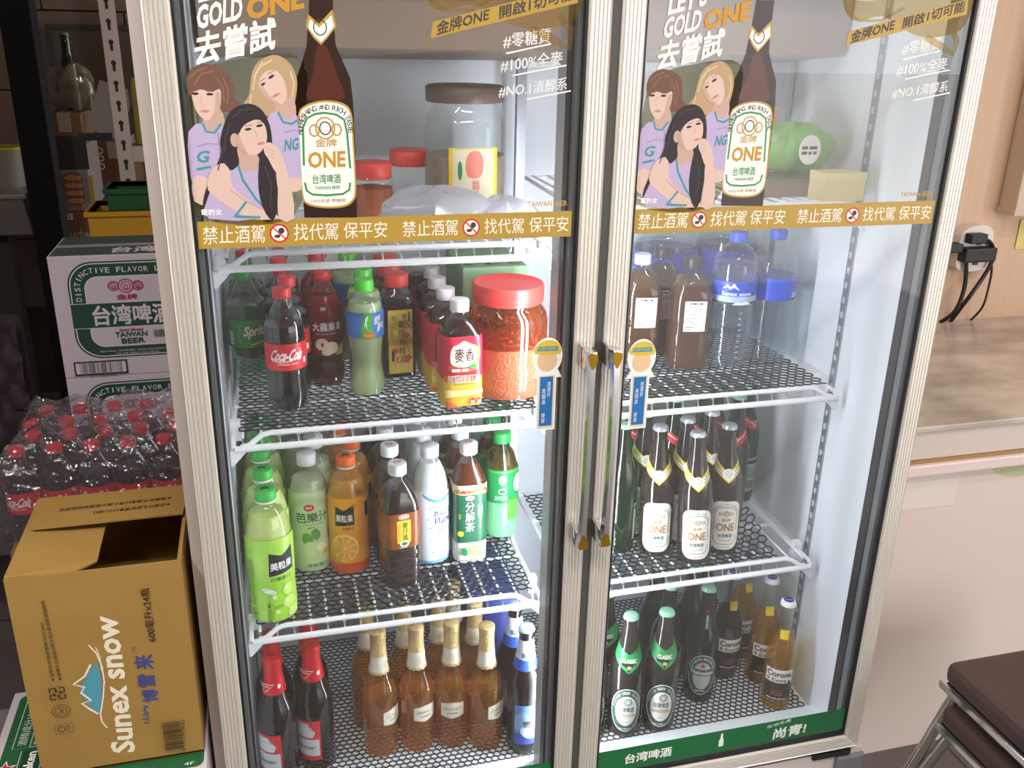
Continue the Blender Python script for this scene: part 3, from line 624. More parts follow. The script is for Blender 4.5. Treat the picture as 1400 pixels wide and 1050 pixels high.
def hexmat(w, d, a, sy, bw, bh, mat, lift=None):
    """honeycomb net: every hexagon side a small bar"""
    mb = MB(); seen = set(); s3 = math.sqrt(3); j = 0
    while True:
        cy = j * 1.5 * a * sy
        if cy > d: break
        i = 0
        while True:
            cx = (i + (0.5 if j % 2 else 0)) * s3 * a
            if cx > w: break
            V = [(cx + a * math.sin(PI / 3 * k), cy + a * sy * math.cos(PI / 3 * k)) for k in range(6)]
            for k in range(6):
                p, q = V[k], V[(k + 1) % 6]
                if not all(-1e-6 <= t[0] <= w + 1e-6 and -1e-6 <= t[1] <= d + 1e-6 for t in (p, q)): continue
                key = (round((p[0] + q[0]) * 2000), round((p[1] + q[1]) * 2000))
                if key in seen: continue
                seen.add(key)
                dv = Vector((q[0] - p[0], q[1] - p[1])).normalized(); nn = Vector((-dv.y, dv.x)) * bw / 2
                vs = []
                for t in (p, q):
                    z = lift(t[0], t[1]) if lift else 0.0
                    vs += [(t[0] + nn.x, t[1] + nn.y, z), (t[0] - nn.x, t[1] - nn.y, z), (t[0] - nn.x, t[1] - nn.y, z + bh), (t[0] + nn.x, t[1] + nn.y, z + bh)]
                mb.add(vs, [(0, 1, 5, 4), (1, 2, 6, 5), (2, 3, 7, 6), (3, 0, 4, 7)], mat)
            i += 1
        j += 1
    return mb
netm = M('black_plastic_net', '#131315', 0.3)
for (x0, x1), z, lbl, lf in ((SX[0], 0.730, 'black honeycomb net mat on the second shelf behind the left door', None), (SX[0], 0.360, 'black honeycomb net mat on the third shelf behind the left door', None),
                      (SX[1], 0.730, 'black honeycomb net mat under the water bottles', None),
                      (SX[1], 0.360, 'black honeycomb net mat with a curled end under the white-labelled beers', 1)):
    w = x1 - x0 - 0.02; y0 = 0.164
    if lf: w = 0.44; f = lambda x, y: 0.045 * max(0.0, (x - 0.34) / 0.10) ** 2 * min(1.0, max(0, (y - 0.02) / 0.1))
    else: f = None
    o = hexmat(w, 0.37, 0.0102, 0.90, 0.0023, 0.0022, netm, f).build('shelf_net_mat'); o.location = (x0 + 0.01, y0, z + 0.0006)
    tag(o, lbl, 'mat', 'black net mats on the shelves')
greynet = M('grey_floor_net', '#3d3c40', 0.4)
for x0, x1, lbl in ((0.048, 0.600, 'grey net mat on the white fridge floor behind the left door'), (0.612, 1.168, 'grey net mat on the white fridge floor behind the right door')):
    o = hexmat(x1 - x0, 0.47, 0.0078, 0.95, 0.0024, 0.0022, greynet).build('floor_net_mat'); o.location = (x0, 0.112, 0.0125)
    tag(o, lbl, 'mat', 'net mats on the fridge floor')

# ================================================================ bottles
pet = CL('clear_pet', '#f7faf9', 1.2, 0.02); petgreen = CL('pale_green_pet', '#dff0dc', 1.2, 0.03)
def smooth_prof(pts):
    """pts = [(r, z, n)] with linear pieces -> finer list"""
    return [(p[0], p[1], p[2] if len(p) > 2 else 2.0) for p in pts]
def interp(prof, z):
    for i in range(len(prof) - 1):
        a, b = prof[i], prof[i + 1]
        if a[1] <= z <= b[1] and b[1] > a[1]:
            t = (z - a[1]) / (b[1] - a[1]); return a[0] + (b[0] - a[0]) * t, a[2] + (b[2] - a[2]) * t
    return prof[-1][0], prof[-1][2]
def wrap(prof, base=0.0008, eps=0.00012):
    def f(u, v, l):
        r, n = interp(prof, v); R = r + base + l * eps
        if n < 2.6:
            th = u / R; return Vector((R * math.sin(th), -R * math.cos(th), v))
        uu = max(-R * 0.97, min(R * 0.97, u)); return Vector((uu, -(max(R ** n - abs(uu) ** n, 0)) ** (1 / n), v))
    return f
def label_part(prof, z0, z1, mat, root, a0=0.0, a1=2 * PI, off=0.0006, name='label', n=32):
    zs = sorted(set([z0, z1] + [z0 + (z1 - z0) * k / 6 for k in range(1, 6)] + [p[1] for p in prof if z0 < p[1] < z1]))
    pr = []
    for z in zs:
        r, e = interp(prof, z); pr.append((r + off, z, e))
    full = abs(a1 - a0 - 2 * PI) < 1e-6
    return MB().loft(pr, mat, n if full else 14, a0=a0, a1=a1, cap0=False, cap1=False).build(name, root)
def make_bottle(name, prof, shell, drink, fill, cap, cat='bottle', n=28):
    """cap = (kind, r, z0, z1, material)"""
    prof = smooth_prof(prof); root = empty(name)
    MB().loft(prof, shell, n).build('bottle_body', root)
    if drink:
        ins = [(max(p[0] - 0.0014, 0.001), p[1] + (0.0015 if i == 0 else 0), p[2]) for i, p in enumerate(prof) if p[1] < fill]
        r, e = interp(prof, fill); ins.append((r - 0.0014, fill, e))
        MB().loft(ins, drink, n).build('drink', root)
    kind, r, z0, z1, cm = cap[:5]
    if kind == 'screw':
        c = MB().loft([(r * 1.0, z0 + 0.0035), (r, z1 - 0.002), (r * 0.93, z1)], cm, 36, gear=0.035).build('cap', root, 60)
        MB().loft([(r * 1.02, z0), (r * 1.02, z0 + 0.0028)], cap[5] if len(cap) > 5 else cm, 24).build('tamper_ring', c)
    elif kind == 'crown':
        MB().loft([(r * 1.08, z0), (r * 1.04, z0 + 0.002), (r * 0.92, z1 - 0.0015), (r * 0.75, z1)], cm, 42, gear=0.05).build('crown_cap', root, 60)
    return root, prof
PLACED = {}
def place(root, spots, what, cat, group, z, words=None):
    """first spot moves the prototype, later ones copy it; what(i) gives the label"""
    for i, sp in enumerate(spots):
        x, y, rz = sp[0], sp[1], (sp[2] if len(sp) > 2 else 0.0)
        o = root if i == 0 else dup(root)
        o.location = (x, y, z); o.rotation_euler = (0, sp[3] if len(sp) > 3 else 0.0, rz)
        tag(o, what[i], cat, group if len(spots) > 1 else None)
RUB = 0.003
Z2, Z3, ZF = 0.730 + RUB, 0.360 + RUB, 0.0125 + RUB
redcap = M('red_cap', '#d42a30', 0.4); greencap = M('green_cap', '#2fae3c', 0.4); whitecap = M('white_cap', '#f1f2f4', 0.4); orangecap = M('orange_cap', '#f06a18', 0.4)
bluecap = M('blue_cap', '#2450d8', 0.4); blackcap = M('black_cap', '#17171a', 0.4); limecap = M('lime_cap', '#58cf3a', 0.4)
cola = M('cola', '#0d0808', 0.15); 
soda_red = M('label_red', '#cf1f2b', 0.35)

def petaloid(h, r, waist, zl0, zl1):
    """soda bottle outline"""
    return [(r * 0.62, 0.0), (r * 0.86, 0.004), (r * 0.97, 0.016), (r, 0.035), (r * waist, zl0 * 0.78), (r * 0.97, zl0), (r * 0.97, zl1), (r * 1.0, zl1 + 0.008), (r * 0.93, zl1 + 0.03), (r * 0.72, h * 0.78), (r * 0.48, h * 0.86), (0.0125, h * 0.905), (0.0122, h - 0.018), (0.0142, h - 0.017), (0.0142, h - 0.015), (0.0118, h - 0.0145), (0.0118, h - 0.002)]

def row(n, first, rest):
    o = ['', 'second', 'third', 'fourth', 'fifth', 'sixth', 'seventh']
    return [first] + [rest % o[i] for i in range(1, n)]

# ---- cola
H = 0.2116; root, pf = make_bottle('cola_bottle', petaloid(H, 0.0345, 0.93, 0.076, 0.124), pet, cola, 0.150, ('screw', 0.0148, H - 0.0165, H, redcap))
lb = label_part(pf, 0.077, 0.123, soda_red, root)
P = Print(); P.tbox('Coca-Cola', white, 0.0, 0.104, 0.056, 0.020, 0.03, 0.008); P.tbox('ORIGINAL TASTE', white, 0.0, 0.0885, 0.034, 0.0035, 0.01); P.rrect(0.030, 0.086, 0.036, 0.096, 0.001, white); P.tbox('RECYCLE ME', white, 0.046, 0.1, 0.030, 0.004, 0, 0, PI / 2)
P.stroke([(-0.026, 0.094), (-0.01, 0.0925), (0.01, 0.0945)], 0.0015, white)
P.build('label_print', wrap(pf), lb, 0.005)
place(root, [(0.145, 0.258, 0.05), (0.156, 0.330), (0.150, 0.402), (0.146, 0.474), (0.151, 0.546)], row(5, 'dark cola bottle with red label, foremost in its row on the left shelf', 'dark cola bottle, %s in the row behind the front cola'), 'bottle', 'cola bottles on the second shelf', Z2)
place(dup(root), [(0.084, 0.547)], ['dark cola bottle at the back of the second shelf behind the clear lemon sodas'], 'bottle', None, Z2)
COLA = root
# ---- lemon-lime soda
H = 0.2153; root, pf = make_bottle('lemon_soda_bottle', petaloid(H, 0.0350, 0.95, 0.082, 0.132), pet, CL('soda_water', '#e3efe6', 0.4, 0.05, 0.06, '#cfe0d4'), 0.160, ('screw', 0.0148, H - 0.0165, H, M('sprite_green_cap', '#1f8a34', 0.4)))
lb = label_part(pf, 0.082, 0.132, M('lemon_label_green', '#0f8a3c', 0.35), root)
P = Print(); P.tbox('Sprite', white, 0.012, 0.110, 0.046, 0.024, 0.035, 0.006); P.stroke([(0.0, 0.088), (0.03, 0.092)], 0.002, yellow_ink); P.tbox('RECYCLE ME', M('pale_green_ink', '#7fc89a', 0.5), -0.018, 0.108, 0.034, 0.006, 0, 0, PI / 2); P.barcode(-0.040, 0.088, -0.031, 0.112, white, 16, 2, True)
P.build('label_print', wrap(pf), lb, 0.005)
place(root, [(0.084, 0.376, 0.12), (0.084, 0.460)], ['clear lemon soda bottle with green label, front one beside the left fridge wall', 'clear lemon soda bottle hidden behind the front lemon soda'], 'bottle', 'lemon soda bottles', Z2)
# ---- apple soda
H = 0.2112; root, pf = make_bottle('apple_soda_bottle', petaloid(H, 0.0335, 0.94, 0.060, 0.125), pet, CL('apple_soda', '#b9803c', 0.4, 0.05, 0.35, '#8a5626'), 0.165, ('screw', 0.0146, H - 0.0165, H, redcap))
lb = label_part(pf, 0.062, 0.170, CL('translucent_red_label', '#d8434a', 0.6, 0.1, 0.8, '#b5232e'), root)
P = Print(); P.tbox('大蘋果', white, -0.004, 0.1165, 0.042, 0.0155, 0.02); P.rrect(0.020, 0.110, 0.027, 0.124, 0.002, white); P.tbox('My Apple Sidra', white, 0, 0.104, 0.036, 0.003)
aw = M('apple_flesh', '#efe2c8', 0.5); P.poly([(0.016, 0.063), (0.036, 0.063), (0.036, 0.086), (0.026, 0.080)], yellow_ink)
P.ell(-0.009, 0.085, 0.012, 0.011, aw, 18, 0.3); P.ell(0.009, 0.078, 0.013, 0.011, aw, 18, -0.3); P.ell(-0.008, 0.084, 0.0022, 0.004, M('apple_seed', '#5a3a22', 0.5), 10); P.ell(0.0, 0.070, 0.010, 0.006, aw)
P.tbox('蘋', white, -0.004, 0.150, 0.010, 0.007)
P.build('label_print', wrap(pf), lb, 0.005)
place(root, [(0.218, 0.361, 0.0), (0.215, 0.432), (0.217, 0.503)], row(3, 'amber apple soda bottle with red apple label, foremost of its row', 'amber apple soda bottle, %s in the row behind the front apple soda'), 'bottle', 'apple soda bottles', Z2)
# ---- isotonic drink (pale green)
H = 0.2088; pr = [(0.021, 0.0), (0.029, 0.004), (0.031, 0.014), (0.031, 0.030), (0.0275, 0.050), (0.0265, 0.062), (0.0285, 0.085), (0.0305, 0.104), (0.0322, 0.110), (0.0322, 0.156), (0.0295, 0.166), (0.0215, 0.180), (0.0160, 0.186), (0.0140, 0.189), (0.0140, 0.206)]
root, pf = make_bottle('sports_drink_bottle', pr, pet, M('pale_green_drink', '#b3c694', 0.3), 0.170, ('screw', 0.0165, H - 0.020, H, limecap))
lb = label_part(pf, 0.110, 0.156, M('sports_label_blue', '#3d7fd0', 0.35), root)
P = Print(); P.poly([(-0.012, 0.110), (0.016, 0.110), (0.008, 0.130), (0.010, 0.156), (-0.004, 0.156), (-0.010, 0.130)], M('sports_label_green', '#4fae3e', 0.4), 0); P.text('舒', white, (0.012, 0.134), (0.026, 0.137), (0.013, 0.148), 0.03); P.text('跑', white, (0.018, 0.120), (0.033, 0.125), (0.019, 0.134), 0.03)
P.poly([(-0.006, 0.128), (-0.002, 0.148), (0.002, 0.152), (-0.001, 0.138), (0.000, 0.126), (-0.003, 0.136)], white); P.ell(0.004, 0.116, 0.012, 0.0055, M('orange_badge', '#c8722a', 0.5)); P.tbox('SUPAU', M('badge_text', '#e9c58a', 0.5), 0.004, 0.116, 0.016, 0.004)
P.build('label_print', wrap(pf), lb, 0.005)
place(root, [(0.284, 0.300, 0.0), (0.290, 0.372), (0.275, 0.501)], ['pale green sports drink bottle with blue label, front one', 'pale green sports drink bottle right behind the front sports drink', 'pale green sports drink bottle at the back of the second shelf'], 'bottle', 'sports drink bottles', Z2)
# ---- plum drink (square)
H = 0.1953; pr = [(0.026, 0.0, 5), (0.0315, 0.004, 6), (0.0320, 0.010, 6), (0.0320, 0.136, 6), (0.0300, 0.150, 5), (0.0235, 0.163, 3.2), (0.0200, 0.170, 2), (0.0185, 0.174, 2), (0.0185, 0.193, 2)]
root, pf = make_bottle('plum_drink_bottle', pr, pet, M('plum_juice', '#1c0f10', 0.2), 0.160, ('screw', 0.0225, H - 0.022, H, M('coral_cap', '#ef4a44', 0.4)), n=40)
P = Print(); P.rect(-0.0225, 0.012, 0.0225, 0.134, M('gold_paper', '#d9bd52', 0.4)); lb = P.build('label', wrap(pf, 0.0004), root, 0.006)
P = Print(); P.l = 2; ink = M('brush_ink', '#2b1a12', 0.6); P.vtext('乾隆烏梅湯', ink, 0.003, 0.114, 0.0125, 0.0150, 0.12, 0.01); P.tbox('北', ink, -0.012, 0.120, 0.010, 0.009); P.tbox('京', ink, 0.008, 0.1225, 0.009, 0.008)
P.stroke([(0.004, 0.126), (0.012, 0.110), (0.020, 0.096)], 0.0012, red_ink); P.stroke([(0.017, 0.050), (0.010, 0.072), (0.014, 0.092)], 0.0014, red_ink); P.stroke([(-0.016, 0.060), (-0.010, 0.046), (-0.004, 0.032)], 0.0014, red_ink); P.stroke([(-0.012, 0.030), (-0.004, 0.044)], 0.0014, red_ink)
for a, b, r in ((0.011, 0.086, 0.006), (-0.010, 0.056, 0.005), (0.014, 0.042, 0.006), (0.012, 0.036, 0.004)):
    for k in range(5): P.l = 5; P.ell(a + r * 0.6 * math.cos(k * 1.2566), b + r * 0.6 * math.sin(k * 1.2566), r * 0.5, r * 0.5, M('blossom_red', '#c2404a', 0.5), 8)
P.rect(-0.017, 0.036, -0.0125, 0.056, black); P.rect(0.015, 0.112, 0.0185, 0.130, M('seal_brown', '#6b4a3a', 0.5)); P.lines(-0.019, -0.013, 0.082, 0.104, 6, ink, 4)
P.build('label_print', wrap(pf, 0.0004), lb, 0.006)
place(root, [(0.351, 0.384, 0.06), (0.350, 0.458, 0.06), (0.352, 0.532, 0.04)], row(3, 'square black plum drink bottle with gold label, front one', 'square black plum drink bottle, %s behind the front gold-labelled one'), 'bottle', 'plum drink bottles', Z2)
# ---- black tea (chamfered square, red and yellow sleeve)
H = 0.1870; pr = [(0.028, 0.0, 4), (0.0345, 0.004, 5), (0.0350, 0.012, 5), (0.0350, 0.122, 5), (0.0345, 0.128, 4.5), (0.0270, 0.146, 3), (0.0165, 0.158, 2), (0.0130, 0.162, 2), (0.0130, 0.185, 2)]
root, pf = make_bottle('black_tea_bottle', pr, pet, M('dark_tea', '#2a100b', 0.2), 0.156, ('screw', 0.0160, H - 0.020, H, whitecap), n=40)
tea_red = M('sleeve_red', '#c92340', 0.35); tea_y = M('sleeve_yellow', '#e0b53a', 0.35); tea_o = M('sleeve_orange', '#d9662e', 0.35)
lb = label_part(pf, 0.052, 0.130, tea_red, root, n=40); label_part(pf, 0.0036, 0.0525, tea_y, root, n=40, name='label')
P = Print(); 
P.poly([(-0.034, 0.050), (0.034, 0.052), (0.034, 0.058), (-0.034, 0.062)], tea_o)
shield = catmull([(-0.020, 0.112), (-0.010, 0.117), (0.0, 0.122), (0.010, 0.117), (0.021, 0.112), (0.024, 0.098), (0.021, 0.082), (0.0, 0.076), (-0.021, 0.082), (-0.024, 0.098)], 4)
P.poly([(x * 1.05, 0.099 + (y - 0.099) * 1.06) for x, y in shield], gold_ink); P.poly(shield, M('shield_cream', '#f2ead8', 0.5))
wheat = M('wheat_gold', '#e3b23c', 0.5)
for k in range(9): P.l = 8; P.ell(0.020 + 0.006 * math.sin(k / 8 * 2.4), 0.078 + k * 0.0042, 0.0032, 0.0017, wheat, 8, 0.9)
P.tbox('麥', M('tea_brush', '#4a2018', 0.6), -0.0085, 0.098, 0.018, 0.026, 0.012); P.tbox('香', M('tea_brush', '#4a2018', 0.6), 0.0095, 0.098, 0.016, 0.022, 0.012)
leaf = M('leaf_green', '#3f9c3a', 0.5); P.ell(0.014, 0.078, 0.007, 0.0032, leaf, 12, 0.3); P.ell(0.018, 0.074, 0.006, 0.0030, leaf, 12, -0.5)
P.poly([(-0.026, 0.080), (-0.010, 0.072), (0.016, 0.074), (0.016, 0.069), (-0.010, 0.066), (-0.028, 0.074)], M('ribbon_brown', '#a05a28', 0.5), 3); P.lines(-0.022, 0.012, 0.067, 0.076, 1, white, 5, 0.5)
P.tbox('阿薩姆紅茶', M('cream_outline', '#f4ecd2', 0.5), 0, 0.0555, 0.056, 0.0135, 0.05); P.tbox('阿薩姆紅茶', M('tea_brush', '#4a2018', 0.6), 0, 0.0555, 0.055, 0.0125, 0.005); P.tbox('ASSAM BLACK TEA', M('tea_brush', '#4a2018', 0.6), 0, 0.0455, 0.036, 0.003); 
P.poly([(-0.033, 0.022), (0.033, 0.026), (0.033, 0.034), (-0.033, 0.036)], M('field_cream', '#f0d583', 0.5), 0); P.poly([(-0.033, 0.004), (-0.010, 0.004), (-0.020, 0.012), (-0.033, 0.016)], tea_o)
for hx in (0.014, 0.026): P.poly([(hx - 0.005, 0.010), (hx + 0.005, 0.010), (hx + 0.005, 0.016), (hx, 0.021), (hx - 0.005, 0.016)], red_ink); P.rect(hx - 0.003, 0.010, hx + 0.003, 0.015, white)
P.build('label_print', wrap(pf, 0.0008), lb, 0.006)
place(root, [(0.436, 0.222, 0.04), (0.427, 0.298, 0.05), (0.425, 0.374, 0.05), (0.430, 0.450, 0.05), (0.414, 0.526, 0.05)], row(5, 'black tea bottle in red and yellow sleeve, foremost, beside the chilli jar', 'black tea bottle in red and yellow sleeve, %s in its row'), 'bottle', 'black tea bottles', Z2)
# ---- chilli jar
root, pf = make_bottle('chilli_jar', [(0.055, 0.0), (0.066, 0.003), (0.070, 0.010), (0.0695, 0.055), (0.0680, 0.060), (0.0695, 0.065), (0.0700, 0.135), (0.0665, 0.152), (0.0580, 0.163), (0.0550, 0.168), (0.0550, 0.190)], pet, None, 0, ('none', 0, 0, 0, None), n=40)
MB().loft([(0.053, 0.002), (0.066, 0.005), (0.0685, 0.012), (0.0680, 0.096), (0.050, 0.102), (0.02, 0.098)], M('chilli_paste', '#9c3c1e', 0.55, noise=(260, 0.8, '#c4683a'), bump=(240, 0.5)), 40).build('chilli_paste', root)
smear = M('chilli_smear', '#c95a1c', 0.5, noise=(60, 0.8, '#e8a54a'))
mb = MB(); rnd = random.Random(5)
for k in range(620):
    a = rnd.random() * 2 * PI; z = 0.096 + 0.062 * rnd.random() ** 1.3; r, e = interp(pf, z); w = 0.0008 + 0.0030 * rnd.random() ** 2; hh = 0.0008 + 0.0026 * rnd.random() ** 2; da = w / r; R = r - 0.002
    q = [(a - da, z - hh * 0.3), (a - da * 0.2, z - hh), (a + da, z - hh * 0.4), (a + da * 0.7, z + hh * 0.7), (a - da * 0.5, z + hh)]
    mb.add([(R * math.sin(t), -R * math.cos(t), y) for t, y in q] + [((R - 0.003) * math.sin(a), -(R - 0.003) * math.cos(a), z)], [(0, 1, 2, 3, 4), (0, 5, 1), (1, 5, 2), (2, 5, 3), (3, 5, 4), (4, 5, 0)], smear)
o = mb.build('chilli_flakes', root); o['kind'] = 'stuff'
MB().loft([(interp(pf, z)[0] - 0.0012, z) for z in (0.095, 0.12, 0.135, 0.150, 0.160, 0.166)], CL('oily_film', '#dba27c', 0.2, 0.1, 0.30, '#a85a38'), 40, cap0=False, cap1=False).build('oil_film', root)
MB().loft([(0.0600, 0.170), (0.0610, 0.173), (0.0610, 0.197), (0.0585, 0.2015), (0.052, 0.2015), (0.050, 0.200), (0.02, 0.200)], M('coral_lid', '#dd4038', 0.35), 60, gear=0.012).build('lid', root, 60)
place(root, [(0.551, 0.2485)], ['big clear jar of orange chilli paste with wide red lid'], 'jar', None, Z2); root.scale = (1.03, 1.03, 1.0)
root.location.x = 0.532; root.location.y = 0.262
# ---- green drinks carton with round holes, at the back
T = thing('multipack_carton', 'pale green cardboard multipack with round bottle holes behind the chilli jar', 'carton', (0.535, 0.43, Z2), 0.0)
cg = M('carton_green', '#8fb58a', 0.6)
MB().box(-0.064, 0.060, -0.07, 0.09, 0, 0.205, cg, 0.004).build('carton_sleeve', T)
for k in range(3): MB().loft([(0.011, 0.2045), (0.012, 0.210), (0.010, 0.214)], M('carton_hole', '#4f6a58', 0.5), 16, cx=-0.044 + k * 0.042, cy=-0.045).build('bottle_top', T)
# ---- brown tea bottles, plain white label
H = 0.2175; pr = [(0.029, 0.0, 3), (0.0385, 0.004, 4), (0.0392, 0.012, 4), (0.0392, 0.070, 4), (0.0378, 0.078, 4), (0.0385, 0.086, 4), (0.0392, 0.090, 4), (0.0392, 0.142, 4), (0.0375, 0.156, 3.4), (0.0270, 0.180, 2.4), (0.0150, 0.192, 2), (0.0130, 0.196, 2), (0.0130, 0.215, 2)]
btea = CL('brown_tea', '#a5745c', 0.3, 0.05, 0.6, '#8a614f')
root, pf = make_bottle('brown_tea_bottle', pr, pet, btea, 0.178, ('screw', 0.0158, H - 0.019, H, blackcap), n=36)
def tea_label(pf, root):
    P = Print(); P.rect(-0.018, 0.080, 0.0245, 0.140, white); lb = P.build('label', wrap(pf, 0.0004), root, 0.006)
    P = Print(); P.l = 2; P.lines(-0.008, 0.018, 0.133, 0.138, 1, black, 7, 0.6); P.lines(-0.016, 0.020, 0.118, 0.131, 5, icon_dark, 8); P.lines(-0.016, 0.010, 0.094, 0.116, 6, M('pale_grey_ink', '#8a8a8a', 0.6), 9); P.lines(-0.016, 0.004, 0.083, 0.091, 2, icon_dark, 10)
    P.build('label_print', wrap(pf, 0.0004), lb, 0.006)
tea_label(pf, root)
place(root, [(0.912, 0.321, -0.2), (0.886, 0.408, -0.1)], ['brown tea bottle with black cap and white label, nearest the water bottles', 'brown tea bottle with black cap behind, half hidden by the nearest one'], 'bottle', 'brown tea bottles with black caps', Z2)
root, pf = make_bottle('brown_tea_bottle', pr, pet, CL('amber_tea', '#b07a4a', 0.3, 0.05, 0.5, '#8f6238'), 0.182, ('screw', 0.0158, H - 0.019, H, whitecap), n=36); tea_label(pf, root)
place(root, [(0.826, 0.362, -0.15)], ['amber tea bottle with white cap and white label beside the right door handle'], 'bottle', None, Z2)
# ---- water bottles
H = 0.2643; pr = [(0.030, 0.0), (0.040, 0.005), (0.0445, 0.018)]
for k in range(9): z = 0.024 + k * 0.0112; pr += [(0.0445, z), (0.0432, z + 0.0028), (0.0432, z + 0.0056), (0.0445, z + 0.0084)]
pr += [(0.0445, 0.128), (0.0440, 0.132), (0.0440, 0.176), (0.0452, 0.182), (0.0445, 0.196), (0.0400, 0.214), (0.0290, 0.232), (0.0165, 0.242), (0.0135, 0.246), (0.0135, 0.262)]
root, pf = make_bottle('water_bottle', pr, pet, CL('still_water', '#e6eef4', 0.6, 0.02, 0.12, '#dde6ee'), 0.205, ('screw', 0.0160, H - 0.018, H, bluecap))
lb = label_part(pf, 0.132, 0.176, M('water_label_blue', '#2c4fd0', 0.35), root)
P = Print(); P.poly([(-0.07, 0.132), (0.07, 0.132), (0.07, 0.146), (0.02, 0.148), (-0.02, 0.148), (-0.07, 0.146)], M('water_label_pale', '#a8c4ea', 0.4)); P.rect(-0.07, 0.132, 0.07, 0.1365, icon_dark); P.tbox('Sunex snow', white, 0.0, 0.1535, 0.060, 0.0085, 0.02)
P.poly([(-0.030, 0.162), (-0.020, 0.172), (-0.014, 0.166), (-0.008, 0.174), (0.004, 0.160), (-0.008, 0.166), (-0.014, 0.161), (-0.020, 0.166)], white); P.poly([(-0.008, 0.132), (0.000, 0.138), (0.010, 0.136), (0.020, 0.139), (0.032, 0.132)], white)
P.build('label_print', wrap(pf), lb, 0.005)
place(root, [(0.998, 0.313, -0.3), (1.089, 0.322, 2.0)], ['large clear water bottle with blue label beside the brown teas', 'large clear water bottle next to the right fridge wall, label turned away'], 'bottle', 'large water bottles', Z2)
# ---- big water jugs with handles behind
H = 0.285; root, pf = make_bottle('water_jug', [(0.050, 0.0), (0.066, 0.006), (0.068, 0.02), (0.066, 0.09), (0.068, 0.10), (0.068, 0.19), (0.060, 0.225), (0.035, 0.252), (0.020, 0.262), (0.019, 0.283)], pet, CL('jug_water', '#e2ebf2', 0.5, 0.03, 0.05, '#dfe8ef'), 0.2, ('screw', 0.0225, H - 0.02, H, bluecap))
lb = label_part(pf, 0.13, 0.19, M('jug_label_blue', '#2743b8', 0.4), root)
hp = [(0.0, -0.030, 0.262), (0.0, -0.072, 0.262), (0.0, -0.086, 0.240), (0.0, -0.084, 0.175), (0.0, -0.066, 0.160)]
MB().tube(hp, 0.006, CL('clear_handle', '#f4f8fa', 1.3, 0.03, 0.12, '#e8eef2'), 10).build('jug_handle', root)
place(root, [(0.945, 0.526, -0.9), (1.090, 0.526, 0.9)], ['big water jug with clear carry handle behind the brown teas', 'big water jug with clear carry handle behind the water bottles'], 'jug', 'water jugs at the back', Z2)

# ================================================================ third shelf: juices and teas
# ---- white grape juice
H = 0.2476 ; R_ = 0.0405
pr = [(0.030, 0.0), (0.0375, 0.004), (0.0400, 0.012), (R_, 0.030), (0.0395, 0.075), (R_, 0.110), (R_, 0.160), (0.0395, 0.172), (0.0350, 0.190), (0.0290, 0.207), (0.0185, 0.220), (0.0150, 0.224), (0.0150, 0.246)]
def juice(name, pr, H, drink, capm, lz0, lz1, lmat, fill=0.2, ringm=None):
    root, pf = make_bottle(name, pr, pet, drink, fill, ('screw', 0.0175, H - 0.022, H, capm, ringm or white))
    lb = label_part(pf, lz0, lz1, lmat, root, off=0.0008)
    return root, pf, lb
capmark = M('cap_mark', '#20302a', 0.5)
root, pf, lb = juice('grape_juice_bottle', pr, H, M('white_grape_juice', '#c4d27a', 0.3), greencap, 0.0045, 0.168, M('grape_sleeve', '#98d433', 0.3, noise=(9, 0.7, '#c9ea7a', (1, 1, 2))), 0.205)
def flag(P, word, u0, u1, v0, v1, ink): P.poly([(u0, v0), (u1, v0 + 0.004), (u1, v1), (u0 + (u1 - u0) * 0.5, v1 - 0.012), (u0 + 0.002, v1 - 0.004)], black); P.tbox(word, white, (u0 + u1) / 2, v0 + (v1 - v0) * 0.38, (u1 - u0) * 0.86, 0.0150, 0.025)
P = Print(); flag(P, '美粒果', -0.008, 0.040, 0.098, 0.148, None); P.tbox('白葡萄汁', dgreen, 0.014, 0.0915, 0.038, 0.0080, 0.012)
for k, (a, b, r) in enumerate(((0.026, 0.066, 0.012), (0.004, 0.052, 0.014), (0.026, 0.040, 0.014), (0.008, 0.022, 0.015), (0.034, 0.020, 0.013))): P.ell(a, b, r, r, M('grape_fruit', '#a4dc3a', 0.3) if k % 2 else M('grape_fruit_pale', '#c2e96a', 0.3)); P.ring(a, b, r, r, 0.0007, M('grape_rim', '#6fae22', 0.4)); P.ell(a - r * 0.35, b + r * 0.35, r * 0.28, r * 0.28, M('grape_shine', '#e9f7b8', 0.3), 10)
P.ell(-0.010, 0.070, 0.013, 0.006, white, 14, -0.3); P.ring(-0.010, 0.070, 0.010, 0.0045, 0.0008, green_ink); P.tbox('RECYCLE ME', dgreen, -0.012, 0.026, 0.042, 0.0055, 0.015, 0, PI / 2); P.lines(-0.050, -0.034, 0.040, 0.130, 22, dgreen, 11); P.barcode(-0.046, 0.012, -0.036, 0.034, icon_dark, 16, 4, True)
P.build('label_print', wrap(pf, 0.0010), lb, 0.005)
P = Print(); P.poly([(-0.008, -0.006), (0.002, -0.002), (0.008, -0.007), (0.006, 0.004), (0.0, 0.007), (-0.007, 0.003)], capmark); P.build('cap_print', flat_z(H), root)
place(root, [(0.0935, 0.199, 0.1), (0.090, 0.281), (0.088, 0.363), (0.090, 0.445), (0.089, 0.527)], row(5, 'lime-green grape juice bottle with green cap, foremost at the left wall', 'lime-green grape juice bottle, %s in the row along the left wall'), 'bottle', 'grape juice bottles', Z3)
